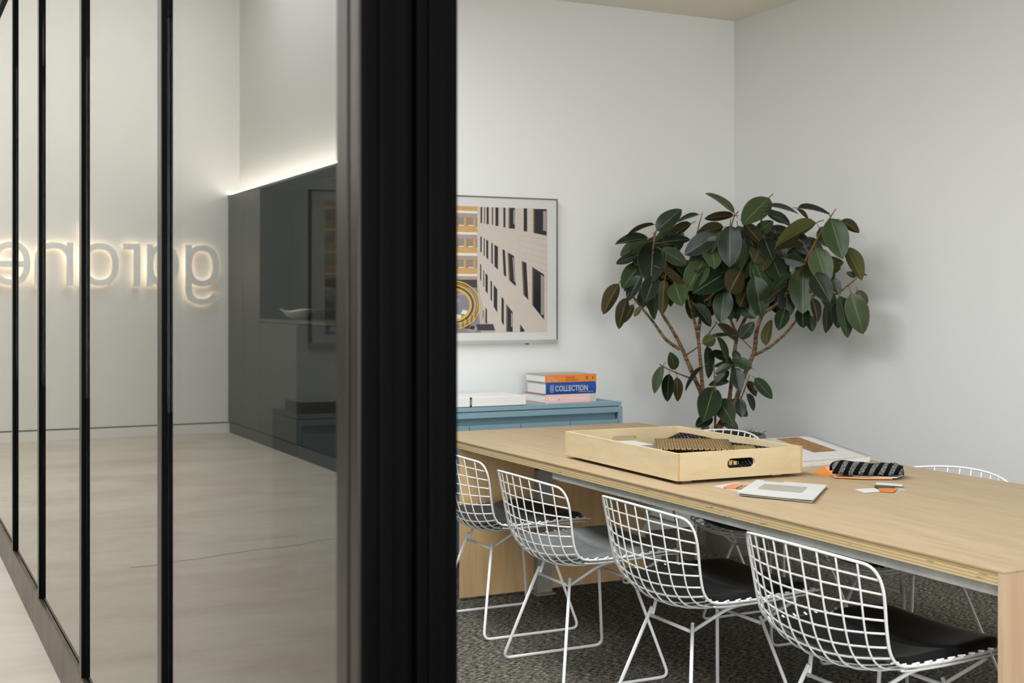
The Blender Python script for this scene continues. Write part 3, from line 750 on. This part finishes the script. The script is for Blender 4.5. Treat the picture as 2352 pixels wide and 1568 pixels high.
# ================================================================== tray and its swatches
tray = thing('plywood_tray', 'deep pale plywood tray with oval handle slots on the table', 'tray', (2.852, 4.270, TZ), R(-1.4))
TW, TLn, TH_, tt = .555, .87, .112, .012
M_ENDG = mat_ply('ply_end_grain', (168, 138, 92), (196, 168, 122), (206, 180, 136), (160, 3, 2))
def slot_wall(y0, y1):
    # end wall with a rounded slot, built as a frame of strips around the slot
    sw, sz0, sz1 = .062, .046, .082; rr = (sz1 - sz0)/2
    b = MB(); n = 8
    slot = [(sw*1 - rr + rr*math.cos(R(-90 + 180*k/n)), (sz0+sz1)/2 + rr*math.sin(R(-90 + 180*k/n))) for k in range(n+1)]
    slot += [(-sw + rr - rr*math.cos(R(-90 + 180*k/n)), (sz0+sz1)/2 - rr*math.sin(R(-90 + 180*k/n))) for k in range(n+1)]
    half = TW/2 - tt; outer = []
    for (x_, z_) in slot:
        if x_ > sw - rr + 1e-6: ox = half
        elif x_ < -sw + rr - 1e-6: ox = -half
        else: ox = half if x_ > 0 else -half
        outer.append((ox, .012 + (TH_ - .012) * (0 if z_ < (sz0+sz1)/2 - rr*.55 else 1 if z_ > (sz0+sz1)/2 + rr*.55 else .5)))
    N = len(slot); n0 = len(b.v)
    for y in (y0, y1):
        for p in slot: b.v.append((p[0], y, p[1]))
        for p in outer: b.v.append((p[0], y, p[1]))
    for i in range(N):
        j = (i+1) % N
        b.f += [(n0+i, n0+j, n0+N+j, n0+N+i), (n0+2*N+j, n0+2*N+i, n0+3*N+i, n0+3*N+j), (n0+j, n0+i, n0+2*N+i, n0+2*N+j), (n0+N+i, n0+N+j, n0+3*N+j, n0+3*N+i)]; b.m += [0]*4
    return b
slot_wall(-TLn/2, -TLn/2 + tt).build('end_wall', M_TRAY, tray); slot_wall(TLn/2 - tt, TLn/2).build('end_wall', M_TRAY, tray)
for s_ in (-1, 1):
    x0, x1 = sorted((s_*TW/2, s_*(TW/2 - tt)))
    MB().box(x0, x1, -TLn/2, TLn/2, .012, TH_).build('side_wall', M_TRAY, tray, bevel=.001)
    MB().box(x0 + .001, x1 - .001, -TLn/2 - .0006, -TLn/2, .014, TH_ - .001).build('end_grain', M_ENDG, tray)
MB().box(-TW/2 + .002, TW/2 - .002, -TLn/2 + .002, TLn/2 - .002, .012, .020).build('bottom', M_TRAY, tray)
for a in (-1, 1):
    for c in (-1, 1): MB().box(a*.2 - .02, a*.2 + .02, c*.36 - .02, c*.36 + .02, 0, .012).build('foot', M_TRAY, tray)
def mat_weave(name, a, b, sx, sy, mort):
    m = Mat(name, rough=.85, spec=.2); v = m.coords()
    br = m.node('ShaderNodeTexBrick'); br.inputs['Scale'].default_value = 1; br.inputs['Brick Width'].default_value = sx; br.inputs['Row Height'].default_value = sy
    br.inputs['Mortar Size'].default_value = mort; br.inputs['Color1'].default_value = srgb(*a); br.inputs['Color2'].default_value = srgb(*[min(255, int(q*1.12)) for q in a]); br.inputs['Mortar'].default_value = srgb(*b)
    m.l(v, br.inputs['Vector']); m.color(br.outputs['Color']); m.bump(br.outputs['Fac'], .6, .004); return m.m
M_BRW = mat_weave('brown_weave', (172, 142, 92), (44, 32, 16), .022, .0115, .0032)
M_GOLD = mat_weave('gold_weave', (190, 164, 104), (60, 46, 22), .020, .0105, .0030)
def mat_dash():
    m = Mat('black_white_dash_weave', rough=.9, spec=.15)
    wv = m.node('ShaderNodeTexBrick'); wv.inputs['Scale'].default_value = 1; wv.inputs['Brick Width'].default_value = .014; wv.inputs['Row Height'].default_value = .016
    wv.inputs['Mortar Size'].default_value = .0055; wv.inputs['Color1'].default_value = srgb(210, 208, 200); wv.inputs['Color2'].default_value = srgb(16, 16, 17); wv.inputs['Mortar'].default_value = srgb(9, 9, 10)
    v = m.coords(); d = m.node('ShaderNodeVectorMath', operation='ADD'); nz = m.node('ShaderNodeTexNoise'); nz.inputs['Scale'].default_value = 60
    sc = m.node('ShaderNodeVectorMath', operation='SCALE'); sc.inputs[3].default_value = .006
    m.l(v, nz.inputs['Vector']); m.l(nz.outputs['Color'], sc.inputs[0]); m.l(v, d.inputs[0]); m.l(sc.outputs[0], d.inputs[1]); m.l(d.outputs[0], wv.inputs['Vector'])
    m.color(wv.outputs['Color']); m.bump(m.noise(m.coords(), 300, 2), .8, .004); return m.m
M_DASH = mat_dash()
def sheet(name, label, cat, fn, nu, nv, th, mat, loc, rz=0, group=None):
    t = thing(name, label, cat, loc, rz, group)
    MB().slab(fn, nu, nv, (0, 0, -th)).build('cloth' if 'fabric' in label or 'cloth' in label else 'sheet', mat, t, smooth=True); return t
tl = tray.location; G = 'fabric swatches in the plywood tray'
sheet('fabric_swatch', 'black fabric swatch with white dashes leaning inside the tray', 'swatch', lambda u, v: Vector((.03 + .222*u, -.36 + .74*v, .030 + .058*u**1.5 + .003*math.sin(9*v))), 12, 16, .004, M_DASH, (tl.x, tl.y, TZ), R(-1.4), G)
sheet('fabric_swatch', 'brown woven fabric swatch lying over the stack in the tray', 'swatch', lambda u, v: Vector((-.15 + .30*u, -.20 + .37*v, .0955 + .003*math.sin(3*u))), 8, 8, .004, M_BRW, (tl.x + .03, tl.y - .065, TZ), R(-32), G)
sheet('fabric_swatch', 'gold woven fabric swatch at the handle end of the tray', 'swatch', lambda u, v: Vector((-.10 + .20*u, -.10 + .20*v, .0905)), 8, 8, .002, M_GOLD, (tl.x + .10, tl.y - .215, TZ), R(-32), G)
for k, (zz_, mm, lab) in enumerate(((.034, M_PAPER, 'white card at the bottom of the tray stack'), (.049, M_BLACKP, 'black board inside the tray stack'), (.064, M_GOLD, 'gold board on top of the tray stack'))):
    t = thing('sample_board', lab, 'board', (tl.x - .10, tl.y - .10, TZ), R(-1.4), None)
    MB().box(-.145 + .006*k, .115, -.29, .22 - .01*k, zz_ - .0125, zz_).build('board', mm, t, bevel=.001)
t = thing('paper_sheet', 'white paper sheet at the back of the tray', 'paper', (tl.x - .11, tl.y + .25, TZ), R(-1.4))
MB().slab(lambda u, v: Vector((-.11 + .22*u, -.09 + .18*v, .074 - .004*u)), 4, 4, (0, 0, -.040)).build('sheet', M_PAPER, t)

# ================================================================== things on the table
def quadsheet(name, label, cat, corners_px, th, mat, z=TZ, lift=(0, 0, 0, 0), group=None, n=6, tagname='sheet'):
    P = [at_z(x_, y_, z + th) for x_, y_ in corners_px]; c = sum(P, Vector())/4
    t = thing(name, label, cat, (c.x, c.y, z), 0, group)
    def fn(u, v):
        p = P[0]*(1-u)*(1-v) + P[1]*u*(1-v) + P[2]*u*v + P[3]*(1-u)*v
        l = lift[0]*((1-u)*(1-v))**2 + lift[1]*(u*(1-v))**2 + lift[2]*(u*v)**2 + lift[3]*((1-u)*v)**2
        return Vector((p.x - c.x, p.y - c.y, th + l))
    MB().slab(fn, n, n, (0, 0, -th)).build(tagname, mat, t, smooth=False)
    return t, fn
card, _ = quadsheet('sample_card', 'white card under the terracotta chips, left of the brochure', 'card', [(1638, 1116), (1695, 1106), (1765, 1128), (1712, 1131)], .002, M_PAPER)
M_TERRA = plain('terracotta_chip', (196, 128, 84), .6); M_BRCH = plain('brown_chip', (150, 112, 84), .6); M_TAUPE = plain('taupe_chip', (176, 158, 134), .6)
def chip(label, corners, th, mat, z):
    t, fn = quadsheet('colour_chip', label, 'chip', corners, th, mat, z, group='colour chips on the table', n=1, tagname='chip'); return t
chip('terracotta chip on the white card beside the brochure', [(1662, 1117.5), (1690, 1120), (1707, 1113), (1681, 1110.5)], .006, M_TERRA, TZ + .002)
chip('brown chip half under the brochure edge', [(1694, 1121), (1716, 1122), (1732, 1113), (1706, 1115)], .004, M_BRCH, TZ + .002)
chip('taupe chip behind the terracotta chip', [(1684, 1110), (1722, 1113.5), (1738, 1107.5), (1704, 1107)], .003, M_TAUPE, TZ + .002)
bro, f1 = quadsheet('paper_brochure', 'white paper brochure printed with a beige rectangle', 'brochure', [(1693, 1132), (1868, 1149), (1900, 1113), (1738, 1101)], .004, M_PAPER, TZ + .007, (.004, .004, .0, .0))
M_BEIGE = plain('beige_print', (152, 147, 133), .7)
MB().grid(lambda u, v: Vector(f1(.18 + .60*u, .36 + .38*v)) + Vector((0, 0, .0006)), 4, 4).build('printed_rectangle', M_BEIGE, bro)
MB().grid(lambda u, v: Vector(f1(.12 + .28*u, .93 + .05*v)) + Vector((0, 0, .0007)), 4, 1).build('printed_mark', M_BEIGE, bro)
quadsheet('paper_brochure', 'lower white sheet showing under the beige printed brochure', 'paper', [(1697, 1135), (1866, 1152), (1894, 1119), (1742, 1106)], .003, M_PAPER, TZ + .003)
# small colour samples near the table end
M_ORCH = plain('orange_sample', (206, 112, 46), .6); M_LGC = plain('pale_blue_grey_sample', (204, 206, 204), .5); M_DGC = plain('charcoal_sample', (58, 56, 48), .5); M_MGC = plain('grey_sample', (168, 164, 148), .6)
chip('mid grey sample chip peeping out to the right of the orange one', [(2030, 1126), (2083, 1126), (2068, 1118), (2020, 1118)], .0015, M_MGC, TZ)
chip('orange sample chip among the loose swatches', [(2018, 1127), (2051, 1129.5), (2063, 1121.5), (2016, 1118.5)], .0025, M_ORCH, TZ + .0016)
chip('pale grey sample chip left of the orange one', [(1964, 1123), (1985, 1130), (2024, 1127), (2008, 1120)], .003, M_LGC, TZ + .001)
chip('charcoal sample chip behind the orange one', [(2008, 1118.5), (2054, 1118), (2055, 1110.5), (2011, 1111)], .007, M_DGC, TZ)
chip('silver grey sample card lying on the charcoal chip', [(2011, 1111.5), (2072, 1115), (2073, 1112), (2014, 1107)], .002, M_LGC, TZ + .0072)

# open book beside the tray
ob = thing('open_book', 'open white book with a brown photograph beside the tray', 'book', (3.43, 4.17, TZ))
def obp(x_, y_, z_): return Vector((x_ - 3.43, y_ - 4.17, z_ - TZ))
e0, e1 = at_z(1846, 1072, TZ), at_z(1998, 1060, TZ)
dirx = (e1 - e0); dirx.z = 0; bl = dirx.length; dirx.normalize(); diry = Vector((-dirx.y, dirx.x, 0))
def obf(a, b, z): q = e0 + dirx*a + diry*b; return obp(q.x, q.y, TZ + z)
MB().slab(lambda u, v: obf(-.03 + (bl + .03)*u, .22*v, .022 + .010*v), 8, 6, lambda u, v: Vector((0, 0, -.022 - .010*v))).build('page_block', M_PAGES, ob)
MB().slab(lambda u, v: obf(-.032 + (bl + .034)*u, -.002 + .36*v, .0235 + .050*v), 10, 12, (0, 0, -.0012)).build('open_page', M_PAPER, ob, smooth=True)
MB().slab(lambda u, v: obf(bl*.62 + (bl*.40)*u, .34 + .16*v, .0235 + .047 + .006*math.sin(3*v) - .030*v), 6, 6, (0, 0, -.0012)).build('open_page', M_PAPER, ob, smooth=True)
M_PHB = plain('printed_brown_photo', (140, 104, 66), .4, 0, .5, .4, 40); M_PHG = plain('printed_grey_photo', (170, 164, 156), .4, 0, .5, .25, 30)
def page(u, v): return obf(-.032 + (bl + .034)*u, -.002 + .36*v, .0247 + .050*v)
MB().grid(lambda u, v: page(.46 + .32*u, .30 + .66*v), 6, 6).build('printed_photo', M_PHB, ob); MB().grid(lambda u, v: page(.02 + .42*u, .50 + .46*v), 6, 6).build('printed_photo', M_PHG, ob)

# fabric samples: orange, peach, and the folded striped textile
def tri(name, label, pts, th, mat, zs):
    P = [at_z(x_, y_, TZ + z_) for (x_, y_), z_ in zip(pts, zs)]; c = sum(P, Vector())/len(P)
    t = thing(name, label, 'swatch', (c.x, c.y, TZ), 0, 'fabric swatches beside the open book')
    b = MB(); n = len(P)
    b.v += [(p.x - c.x, p.y - c.y, p.z - TZ) for p in P] + [(p.x - c.x, p.y - c.y, p.z - TZ - th) for p in P]
    b.f.append(tuple(range(n))); b.f.append(tuple(reversed(range(n, 2*n)))); b.m += [0, 0]
    for i in range(n): j = (i+1) % n; b.f.append((j, i, n+i, n+j)); b.m.append(0)
    b.build('cloth', mat, t); return t
M_OFAB = plain('orange_fabric', (216, 126, 30), .8); M_PEACH = plain('peach_fabric', (226, 158, 104), .8, 0, .3, .15, 40); M_WFAB = plain('white_fabric', (206, 206, 204), .8)
tri('fabric_swatch', 'orange fabric swatch poking out left of the striped textile', [(1866, 1088), (1905, 1092), (1960, 1090), (1930, 1072), (1895, 1072)], .003, M_OFAB, (.003,)*5)
tri('fabric_swatch', 'peach fabric swatch under the striped textile', [(1892, 1070.5), (1916, 1094), (1985, 1097.5), (2050, 1098), (2050, 1093), (1990, 1075)], .004, M_PEACH, (.0075,)*6)
tri('fabric_swatch', 'white cloth swatch directly beneath the striped textile', [(1922, 1082), (1960, 1092), (2060, 1096), (2078, 1088), (2010, 1070)], .003, M_WFAB, (.011,)*5)
def mat_stripe():
    m = Mat('black_grey_stripe', rough=.95, spec=.1)
    tc = m.node('ShaderNodeTexCoord'); sp_ = m.node('ShaderNodeSeparateXYZ'); m.l(tc.outputs['UV'], sp_.inputs[0])
    st = m.math('GREATER_THAN', m.math('FRACT', m.math('ADD', m.math('MULTIPLY', sp_.outputs['X'], 7.2), m.math('MULTIPLY', sp_.outputs['Y'], -1.9))), .5)
    nz = m.noise(m.coords(), 260, 2)
    c = m.ramp(nz, [(.40, srgb(36, 36, 36)), (.6, srgb(132, 132, 128))])
    m.color(m.mix(st, srgb(10, 10, 11), c)); m.bump(nz, .8, .004); return m.m
M_STRIPE = mat_stripe()
a_, b_ = at_z(1912, 1086, TZ + .02), at_z(2078, 1089, TZ + .02)
dv = (b_ - a_); rl = dv.length; dv.normalize(); nv_ = Vector((-dv.y, dv.x, 0))
fold = thing('striped_textile', 'folded black and grey striped textile lying on the swatches', 'textile', ((a_.x+b_.x)/2, (a_.y+b_.y)/2, TZ))
def roll(u, v, off=0):
    # u along, v around half tube from the camera side over the top to the back
    sq = 1 - .35*max(0, (u - .86)/.14)**2 - .30*max(0, (.10 - u)/.10)**2
    hgt = (.042 + .003*math.sin(u*7 + .5) - .006*u) * sq; wdt = .070 * sq
    ang = math.pi*v
    p = a_ + dv*(rl*u) + nv_*(.055 - wdt*math.cos(ang)*.95)
    z = TZ + .0165 + hgt*math.sin(ang)**.75 + .0015*math.sin(u*23 + v*6)
    return Vector((p.x, p.y, z)) - fold.location
b = MB().grid(roll, 30, 16)
me = b.mesh('cloth', M_STRIPE, smooth=True)
uvl = me.uv_layers.new(name='UVMap')
for l_ in me.loops:
    i = l_.vertex_index; uvl.data[l_.index].uv = ((i % 31)/30, (i // 31)/16)
so = link('cloth', me, fold)
sm = so.modifiers.new('thickness', 'SOLIDIFY'); sm.thickness = .004; sm.offset = -1
b = MB()
for k in range(26):
    u = rnd.uniform(.62, 1.0); p = roll(min(u, 1), .85 if u < .98 else rnd.random())
    b.tube([p, p + Vector((rnd.uniform(-.01, .02), rnd.uniform(-.004, .012), rnd.uniform(.002, .012)))], .0016, 4)
b.build('fringe', M_STRIPE, fold)['kind'] = 'stuff'

# black portfolio and papers lying on the far chair seat, seen under the table edge
pf = thing('portfolio', 'black portfolio with grey papers lying on a chair seat under the table', 'portfolio', (3.52, 5.26, .498), R(8))
MB().slab(lambda u, v: Vector((-.20 + .36*u, -.17 + .34*v, .012 + .01*math.sin(3*u))), 6, 6, (0, 0, -.010)).build('cover', M_BLACKP, pf)
MB().slab(lambda u, v: Vector((-.17 + .25*u, -.10 + .22*v, .026 + .03*u*v)), 4, 4, (0, 0, -.006)).build('papers', plain('grey_paper', (150, 146, 136), .7), pf)
MB().slab(lambda u, v: Vector((-.20 + .10*u, -.05 + .16*v, .045 + .035*u)), 4, 4, (0, 0, -.004)).build('flap', M_BLACKP, pf)

# ================================================================== rubber plant
KC = 2.613
def pq(x_, y_): return (1350 + x_/KC, 420 + y_/KC)
def depth(pxx): return 7.32 - max(0, pxx - 1690)*.0018
pbase = at_d(1683, 1000, 7.25); 
pot = thing('rubber_plant', 'tall branching rubber plant with dark glossy leaves in a concrete pot', 'plant', (pbase.x, pbase.y, 0))
PO = pot.location.copy()
M_CPOT = plain('concrete_pot', (122, 118, 106), .85, 0, .2, .12, 12); M_SOIL = plain('soil', (52, 42, 30), .95)
PR = .185; PZ = .665
MB().lathe([(0, 0), (PR*.80, 0), (PR*.97, PZ*.6), (PR, PZ - .01), (PR - .006, PZ), (PR - .022, PZ), (PR - .028, PZ - .05), (0, PZ - .05)], 40).build('concrete_pot', M_CPOT, pot, smooth=False)
MB().lathe([(0, PZ - .03), (PR*.5, PZ - .026), (PR - .029, PZ - .04)], 28).build('soil', M_SOIL, pot, smooth=True)
g = MB(); rg = random.Random(11)
for k in range(150):
    a = rg.uniform(0, 2*math.pi); r_ = rg.uniform(.02, PR - .02); c = Vector((r_*math.cos(a), r_*math.sin(a), PZ - .035))
    d = Vector((rg.uniform(-.05, .05) + .02*math.cos(a), rg.uniform(-.05, .05) + .02*math.sin(a), rg.uniform(.03, .075)))
    g.tube([c, c + d*.6 + Vector((0, 0, .012)), c + d], [.0016, .0012, .0005], 3)
go = g.build('moss_tufts', plain('moss', (52, 66, 30), .9), pot); go['kind'] = 'stuff'
def mat_bark():
    m = Mat('rubber_plant_bark', rough=.8, spec=.2)
    f = m.noise(m.coords((3, 3, 14)), 6, 4)
    m.color(m.ramp(f, [(.35, srgb(64, 46, 30)), (.55, srgb(112, 90, 58)), (.72, srgb(142, 122, 84))])); m.bump(f, .5, .006); return m.m
M_BARK = mat_bark(); M_GSTEM = plain('young_reddish_stem', (122, 72, 44), .6)
def stem(pts, r0, r1, dz=0.0, mat=M_BARK):
    Q = []
    for x_, y_ in pts:
        X_, Y_ = pq(x_, y_); Q.append(at_d(X_, Y_, depth(X_) + dz) - PO)
    n = len(Q) - 1; N = n*6
    pts3 = [Vector(catmull([tuple(q) for q in Q], n*i/N)) for i in range(N+1)]
    rr = [.9*(r0 + (r1 - r0)*i/N)*(1.0 + (.10 if i % 3 == 0 else 0)) for i in range(N+1)]
    return MB().tube(pts3, rr, 8).build('stem', mat, pot, smooth=True)
stem([(700,1480),(690,1330),(680,1260),(640,1170),(590,1050),(555,970),(500,870),(440,770),(415,650)], .017, .008)
stem([(552,997),(470,940),(390,830),(320,745),(270,680)], .011, .006)
stem([(715,1480),(700,1330),(690,1235),(675,1060),(660,920),(630,790),(605,700),(590,600)], .014, .007, -.05)
stem([(663,925),(672,840),(690,730),(760,655),(800,560)], .011, .006, -.05)
stem([(595,1030),(660,985)], .006, .004); stem([(690,950),(730,900),(775,835)], .006, .003, -.05)
stem([(770,1480),(830,1380),(850,1300),(875,1080),(900,910),(980,740),(1000,600),(1040,320),(1045,200),(1088,92)], .016, .005, .05)
stem([(893,905),(870,850),(848,785),(840,640)], .009, .006, .05)
stem([(780,1480),(860,1380),(890,1300),(950,1130),(1000,1010),(1012,900),(1050,790),(1150,715),(1230,600),(1290,495)], .017, .009, -.02)
stem([(1005,1030),(1090,985),(1190,900),(1262,808),(1330,700),(1400,640)], .010, .006, -.02)
stem([(1290,495),(1370,350),(1420,260),(1490,155)], .008, .003, -.10, M_GSTEM)
stem([(765,1470),(765,1350),(765,1230),(755,1090)], .008, .004, -.10)
stem([(645,1180),(600,1165),(510,1130),(450,1100),(432,1088)], .006, .003, -.03)
stem([(890,1330),(920,1290),(955,1200),(970,1150)], .006, .003, -.08)
stem([(1400,640),(1480,670),(1550,625),(1615,570)], .006, .004, -.06)
stem([(850,300),(862,255),(880,200),(905,170)], .006, .003, -.08, M_GSTEM); stem([(390,400),(400,340),(412,285)], .006, .003, -.06, M_GSTEM)
stem([(660,290),(672,235),(690,175)], .005, .002, 0, M_GSTEM); stem([(1180,420),(1270,350),(1300,300)], .006, .003, -.02)
stem([(800,560),(850,400),(850,300)], .006, .005, -.06); stem([(415,650),(400,520),(390,400)], .008, .006, -.04)
stem([(590,600),(620,430),(660,290)], .007, .005, -.02); stem([(900,910),(985,995)], .004, .003, .04)

def mat_leaf():
    m = Mat('rubber_leaf', rough=.28, spec=.30)
    tc = m.node('ShaderNodeTexCoord'); sp_ = m.node('ShaderNodeSeparateXYZ'); m.l(tc.outputs['UV'], sp_.inputs[0])
    d = m.math('ABSOLUTE', m.math('SUBTRACT', sp_.outputs['X'], .5))
    oi = m.node('ShaderNodeObjectInfo')
    top = m.ramp(oi.outputs['Random'], [(0, srgb(18, 29, 16)), (.45, srgb(28, 42, 24)), (.8, srgb(48, 64, 36)), (1, srgb(70, 86, 50))])
    f = m.noise(m.coords((1, 1, 1)), 9, 3)
    top = m.mix(m.math('MULTIPLY', f, .35), top, srgb(18, 28, 18))
    top = m.mix(m.math('MULTIPLY', m.math('LESS_THAN', d, .018), .50), top, srgb(128, 132, 84))
    top = m.mix(m.math('MULTIPLY', m.math('GREATER_THAN', d, .485), .35), top, srgb(132, 134, 92))
    und = m.ramp(oi.outputs['Random'], [(0, srgb(46, 43, 24)), (.6, srgb(66, 59, 33)), (1, srgb(80, 84, 42))])
    und = m.mix(m.math('MULTIPLY', m.math('LESS_THAN', d, .03), .7), und, srgb(140, 116, 72))
    ge = m.node('ShaderNodeNewGeometry')
    m.color(m.mix(ge.outputs['Backfacing'], top, und))
    rmix = m.node('ShaderNodeMix'); m.l(ge.outputs['Backfacing'], rmix.inputs[0]); rmix.inputs[2].default_value = .34; rmix.inputs[3].default_value = .55
    m.rough(rmix.outputs[0]); return m.m
M_LEAF = mat_leaf()
def leaf_mesh(fold_, curl, seed):
    b = MB(); NV, NU = 12, 6; r_ = random.Random(seed); uv = []
    b.tube([(0, -.16, -.02), (0, -.08, .0), (0, .02, .002)], [.012, .012, .014], 5)
    npet = len(b.v)
    n0 = len(b.v)
    for j in range(NV+1):
        v = j/NV; wd = .268*(math.sin(math.pi*min(1, v**.86))**.66) + (.0 if 0 < j < NV else .004)
        if j == NV: wd = .002
        for i in range(NU+1):
            u = -1 + 2*i/NU
            x_ = u*wd; z_ = fold_*abs(x_) - curl*v*v*.9 + .008*math.sin(9*v + seed + 2*u)*abs(u)
            b.v.append((x_, v, z_)); uv.append((i/NU, v))
    for j in range(NV):
        for i in range(NU):
            a = n0 + j*(NU+1) + i; b.f.append((a, a+1, a+NU+2, a+NU+1)); b.m.append(0)
    me = b.mesh('leaf', M_LEAF, smooth=True, fixn=False)
    ul = me.uv_layers.new(name='UVMap')
    for l_ in me.loops:
        k = l_.vertex_index - npet; ul.data[l_.index].uv = uv[k] if k >= 0 else (.5, 0)
    return me
LEAF = [leaf_mesh(.22, .10, 1), leaf_mesh(.38, .16, 2), leaf_mesh(.12, .05, 3), leaf_mesh(.30, .22, 4)]
rl_ = random.Random(21)
def leaf(bx, by, tx, ty, wpx, kind='d', dz=0.0):
    X0_, Y0_ = pq(bx, by); X1_, Y1_ = pq(tx, ty)
    Z = depth((X0_ + X1_)/2) + dz
    B = at_d(X0_, Y0_, Z); T = at_d(X1_, Y1_, Z)
    Lap = (T - B).length; wm_ = wpx/KC*Z/F
    Lt = Lap
    if wm_ > .49*Lap:                                    # foreshortened: the tip comes towards the room
        Lt = min(wm_/.49, Lap*1.6); dd = math.sqrt(max(0, Lt*Lt - Lap*Lap)); T = at_d(X1_, Y1_, Z - dd)
    y = (T - B); Lt = y.length; y.normalize()
    view = (C0 - (B + T)/2).normalized(); n = (view - y*view.dot(y)).normalized()
    ratio = min(1, max(.08, wm_/(.49*Lt))); ro = math.acos(ratio)
    best = None
    for s_ in (1, -1):
        nn = Matrix.Rotation(s_*ro, 3, y) @ n
        if kind == 'u': nn = -nn
        if best is None or nn.z > best.z: best = nn
    x = y.cross(best).normalized(); z = x.cross(y)
    m4 = Matrix((x, y, z)).transposed().to_4x4()
    sc = Matrix.Diagonal((Lt*1.13, Lt*1.08, Lt, 1))
    o = link('leaf', LEAF[rl_.randrange(4) if ratio < .9 else rl_.choice((0, 2))], pot)
    o.matrix_local = Matrix.Translation(B - PO) @ m4 @ sc
LV = '''880 185 742 48 35 d;1088 88 940 232 112 d;1075 140 1262 155 28 d;1260 150 1447 167 32 l;1252 155 1326 212 20 u;412 288 550 162 85 d;400 250 226 294 25 u;365 332 177 345 46 d
395 345 376 577 138 d;440 398 587 482 76 d;430 358 602 330 55 d;325 478 214 617 96 d;290 436 177 479 46 d;186 604 90 770 72 u;236 688 180 860 62 u;276 730 214 832 42 u;316 745 279 797 30 u
402 556 350 698 86 d;322 556 238 692 66 d;415 640 385 806 56 d;462 580 440 772 76 u;430 514 602 634 50 u;702 454 600 634 112 d;520 600 560 718 102 d;622 244 468 327 56 u;668 190 547 212 24 d
876 195 710 208 46 u;816 266 658 292 66 u;772 310 593 418 96 d;782 320 688 432 60 d;856 254 850 482 116 d;740 360 762 492 100 d;928 454 752 538 62 d;832 538 652 642 120 d;922 520 843 658 112 u
990 448 1082 664 100 d;935 238 1056 373 62 u;1372 240 1123 362 82 u;1298 376 1122 386 36 u;1390 268 1478 378 92 d;1458 212 1524 430 124 d;1520 224 1624 286 52 u;1543 386 1652 560 76 u;1612 562 1557 538 30 d
1615 552 1674 544 18 d;1368 388 1432 590 118 d;1292 500 1290 758 134 d;1355 540 1444 692 112 d;1460 566 1512 658 58 d;1190 606 1200 796 90 d;1222 538 1070 676 36 d;1168 628 1058 714 36 u;932 588 1022 778 32 d
1000 556 1046 788 112 d;822 638 800 824 96 d;888 658 912 824 26 d;690 648 702 728 72 d;638 728 742 846 62 d;752 648 724 738 60 u;1184 756 1148 868 72 d;1290 748 1292 858 76 d;1335 792 1347 884 52 d
1345 690 1392 818 50 u;1430 718 1450 888 58 d;1500 716 1500 862 62 d;1510 676 1570 908 80 d;1580 662 1652 890 114 d;1618 642 1668 738 62 u;1400 618 1488 772 72 d;1070 976 1082 828 52 u;914 936 992 840 62 d
778 844 898 938 42 u;872 916 733 914 18 d;688 962 768 930 76 u;775 925 857 1064 36 d;714 978 736 1158 52 d;740 1014 858 1058 46 d;868 1014 916 1052 40 d;986 1112 876 1056 56 d;918 1102 762 1088 32 d
862 1094 768 1132 40 d;888 1108 912 1236 72 d;848 1128 758 1208 50 d;848 1190 732 1206 36 d;756 1224 700 1410 118 d;788 1298 862 1426 106 d;840 1308 960 1388 62 d;915 1292 922 1398 58 d;955 1264 1002 1358 36 d
1000 1172 1104 1284 60 d;995 1210 1046 1248 36 d;958 1188 1012 1268 42 u;526 1120 498 1026 56 d;452 1098 394 1250 50 d;490 1144 474 1300 62 d;535 1164 542 1300 50 u;692 1104 578 1228 20 u;746 1398 656 1456 62 d
800 1408 898 1472 56 d;1078 190 1214 224 52 d;1060 170 1214 240 40 d;1010 300 1104 236 72 d;1060 330 1100 440 90 d;960 300 1010 420 60 d;1130 300 1180 440 70 d;1240 300 1330 420 80 d;1180 450 1290 480 70 d;520 470 660 560 70 d'''
for line in LV.replace('\n', ';').split(';'):
    q = line.split()
    leaf(*[float(a) for a in q[:5]], kind='u' if q[5] == 'u' else 'd', dz=rl_.uniform(-.14, .02))
rf = random.Random(5)
def inside(x_, y_):
    return ((x_ - 820)/560)**2 + ((y_ - 460)/225)**2 < 1
k = 0
while k < 125:                                             # leaves deeper in the crown
    x_ = rf.uniform(300, 1400); y_ = rf.uniform(250, 690)
    if not inside(x_, y_): continue
    L_ = rf.uniform(130, 190); a = R(90 + (x_ - 820)/560*-50 + rf.uniform(-45, 45))
    leaf(x_, y_, x_ + L_*math.cos(a), min(y_ + L_*math.sin(a), 800), rf.uniform(60, 110), 'd' if rf.random() < .8 else 'u', rf.uniform(.03, .24)); k += 1
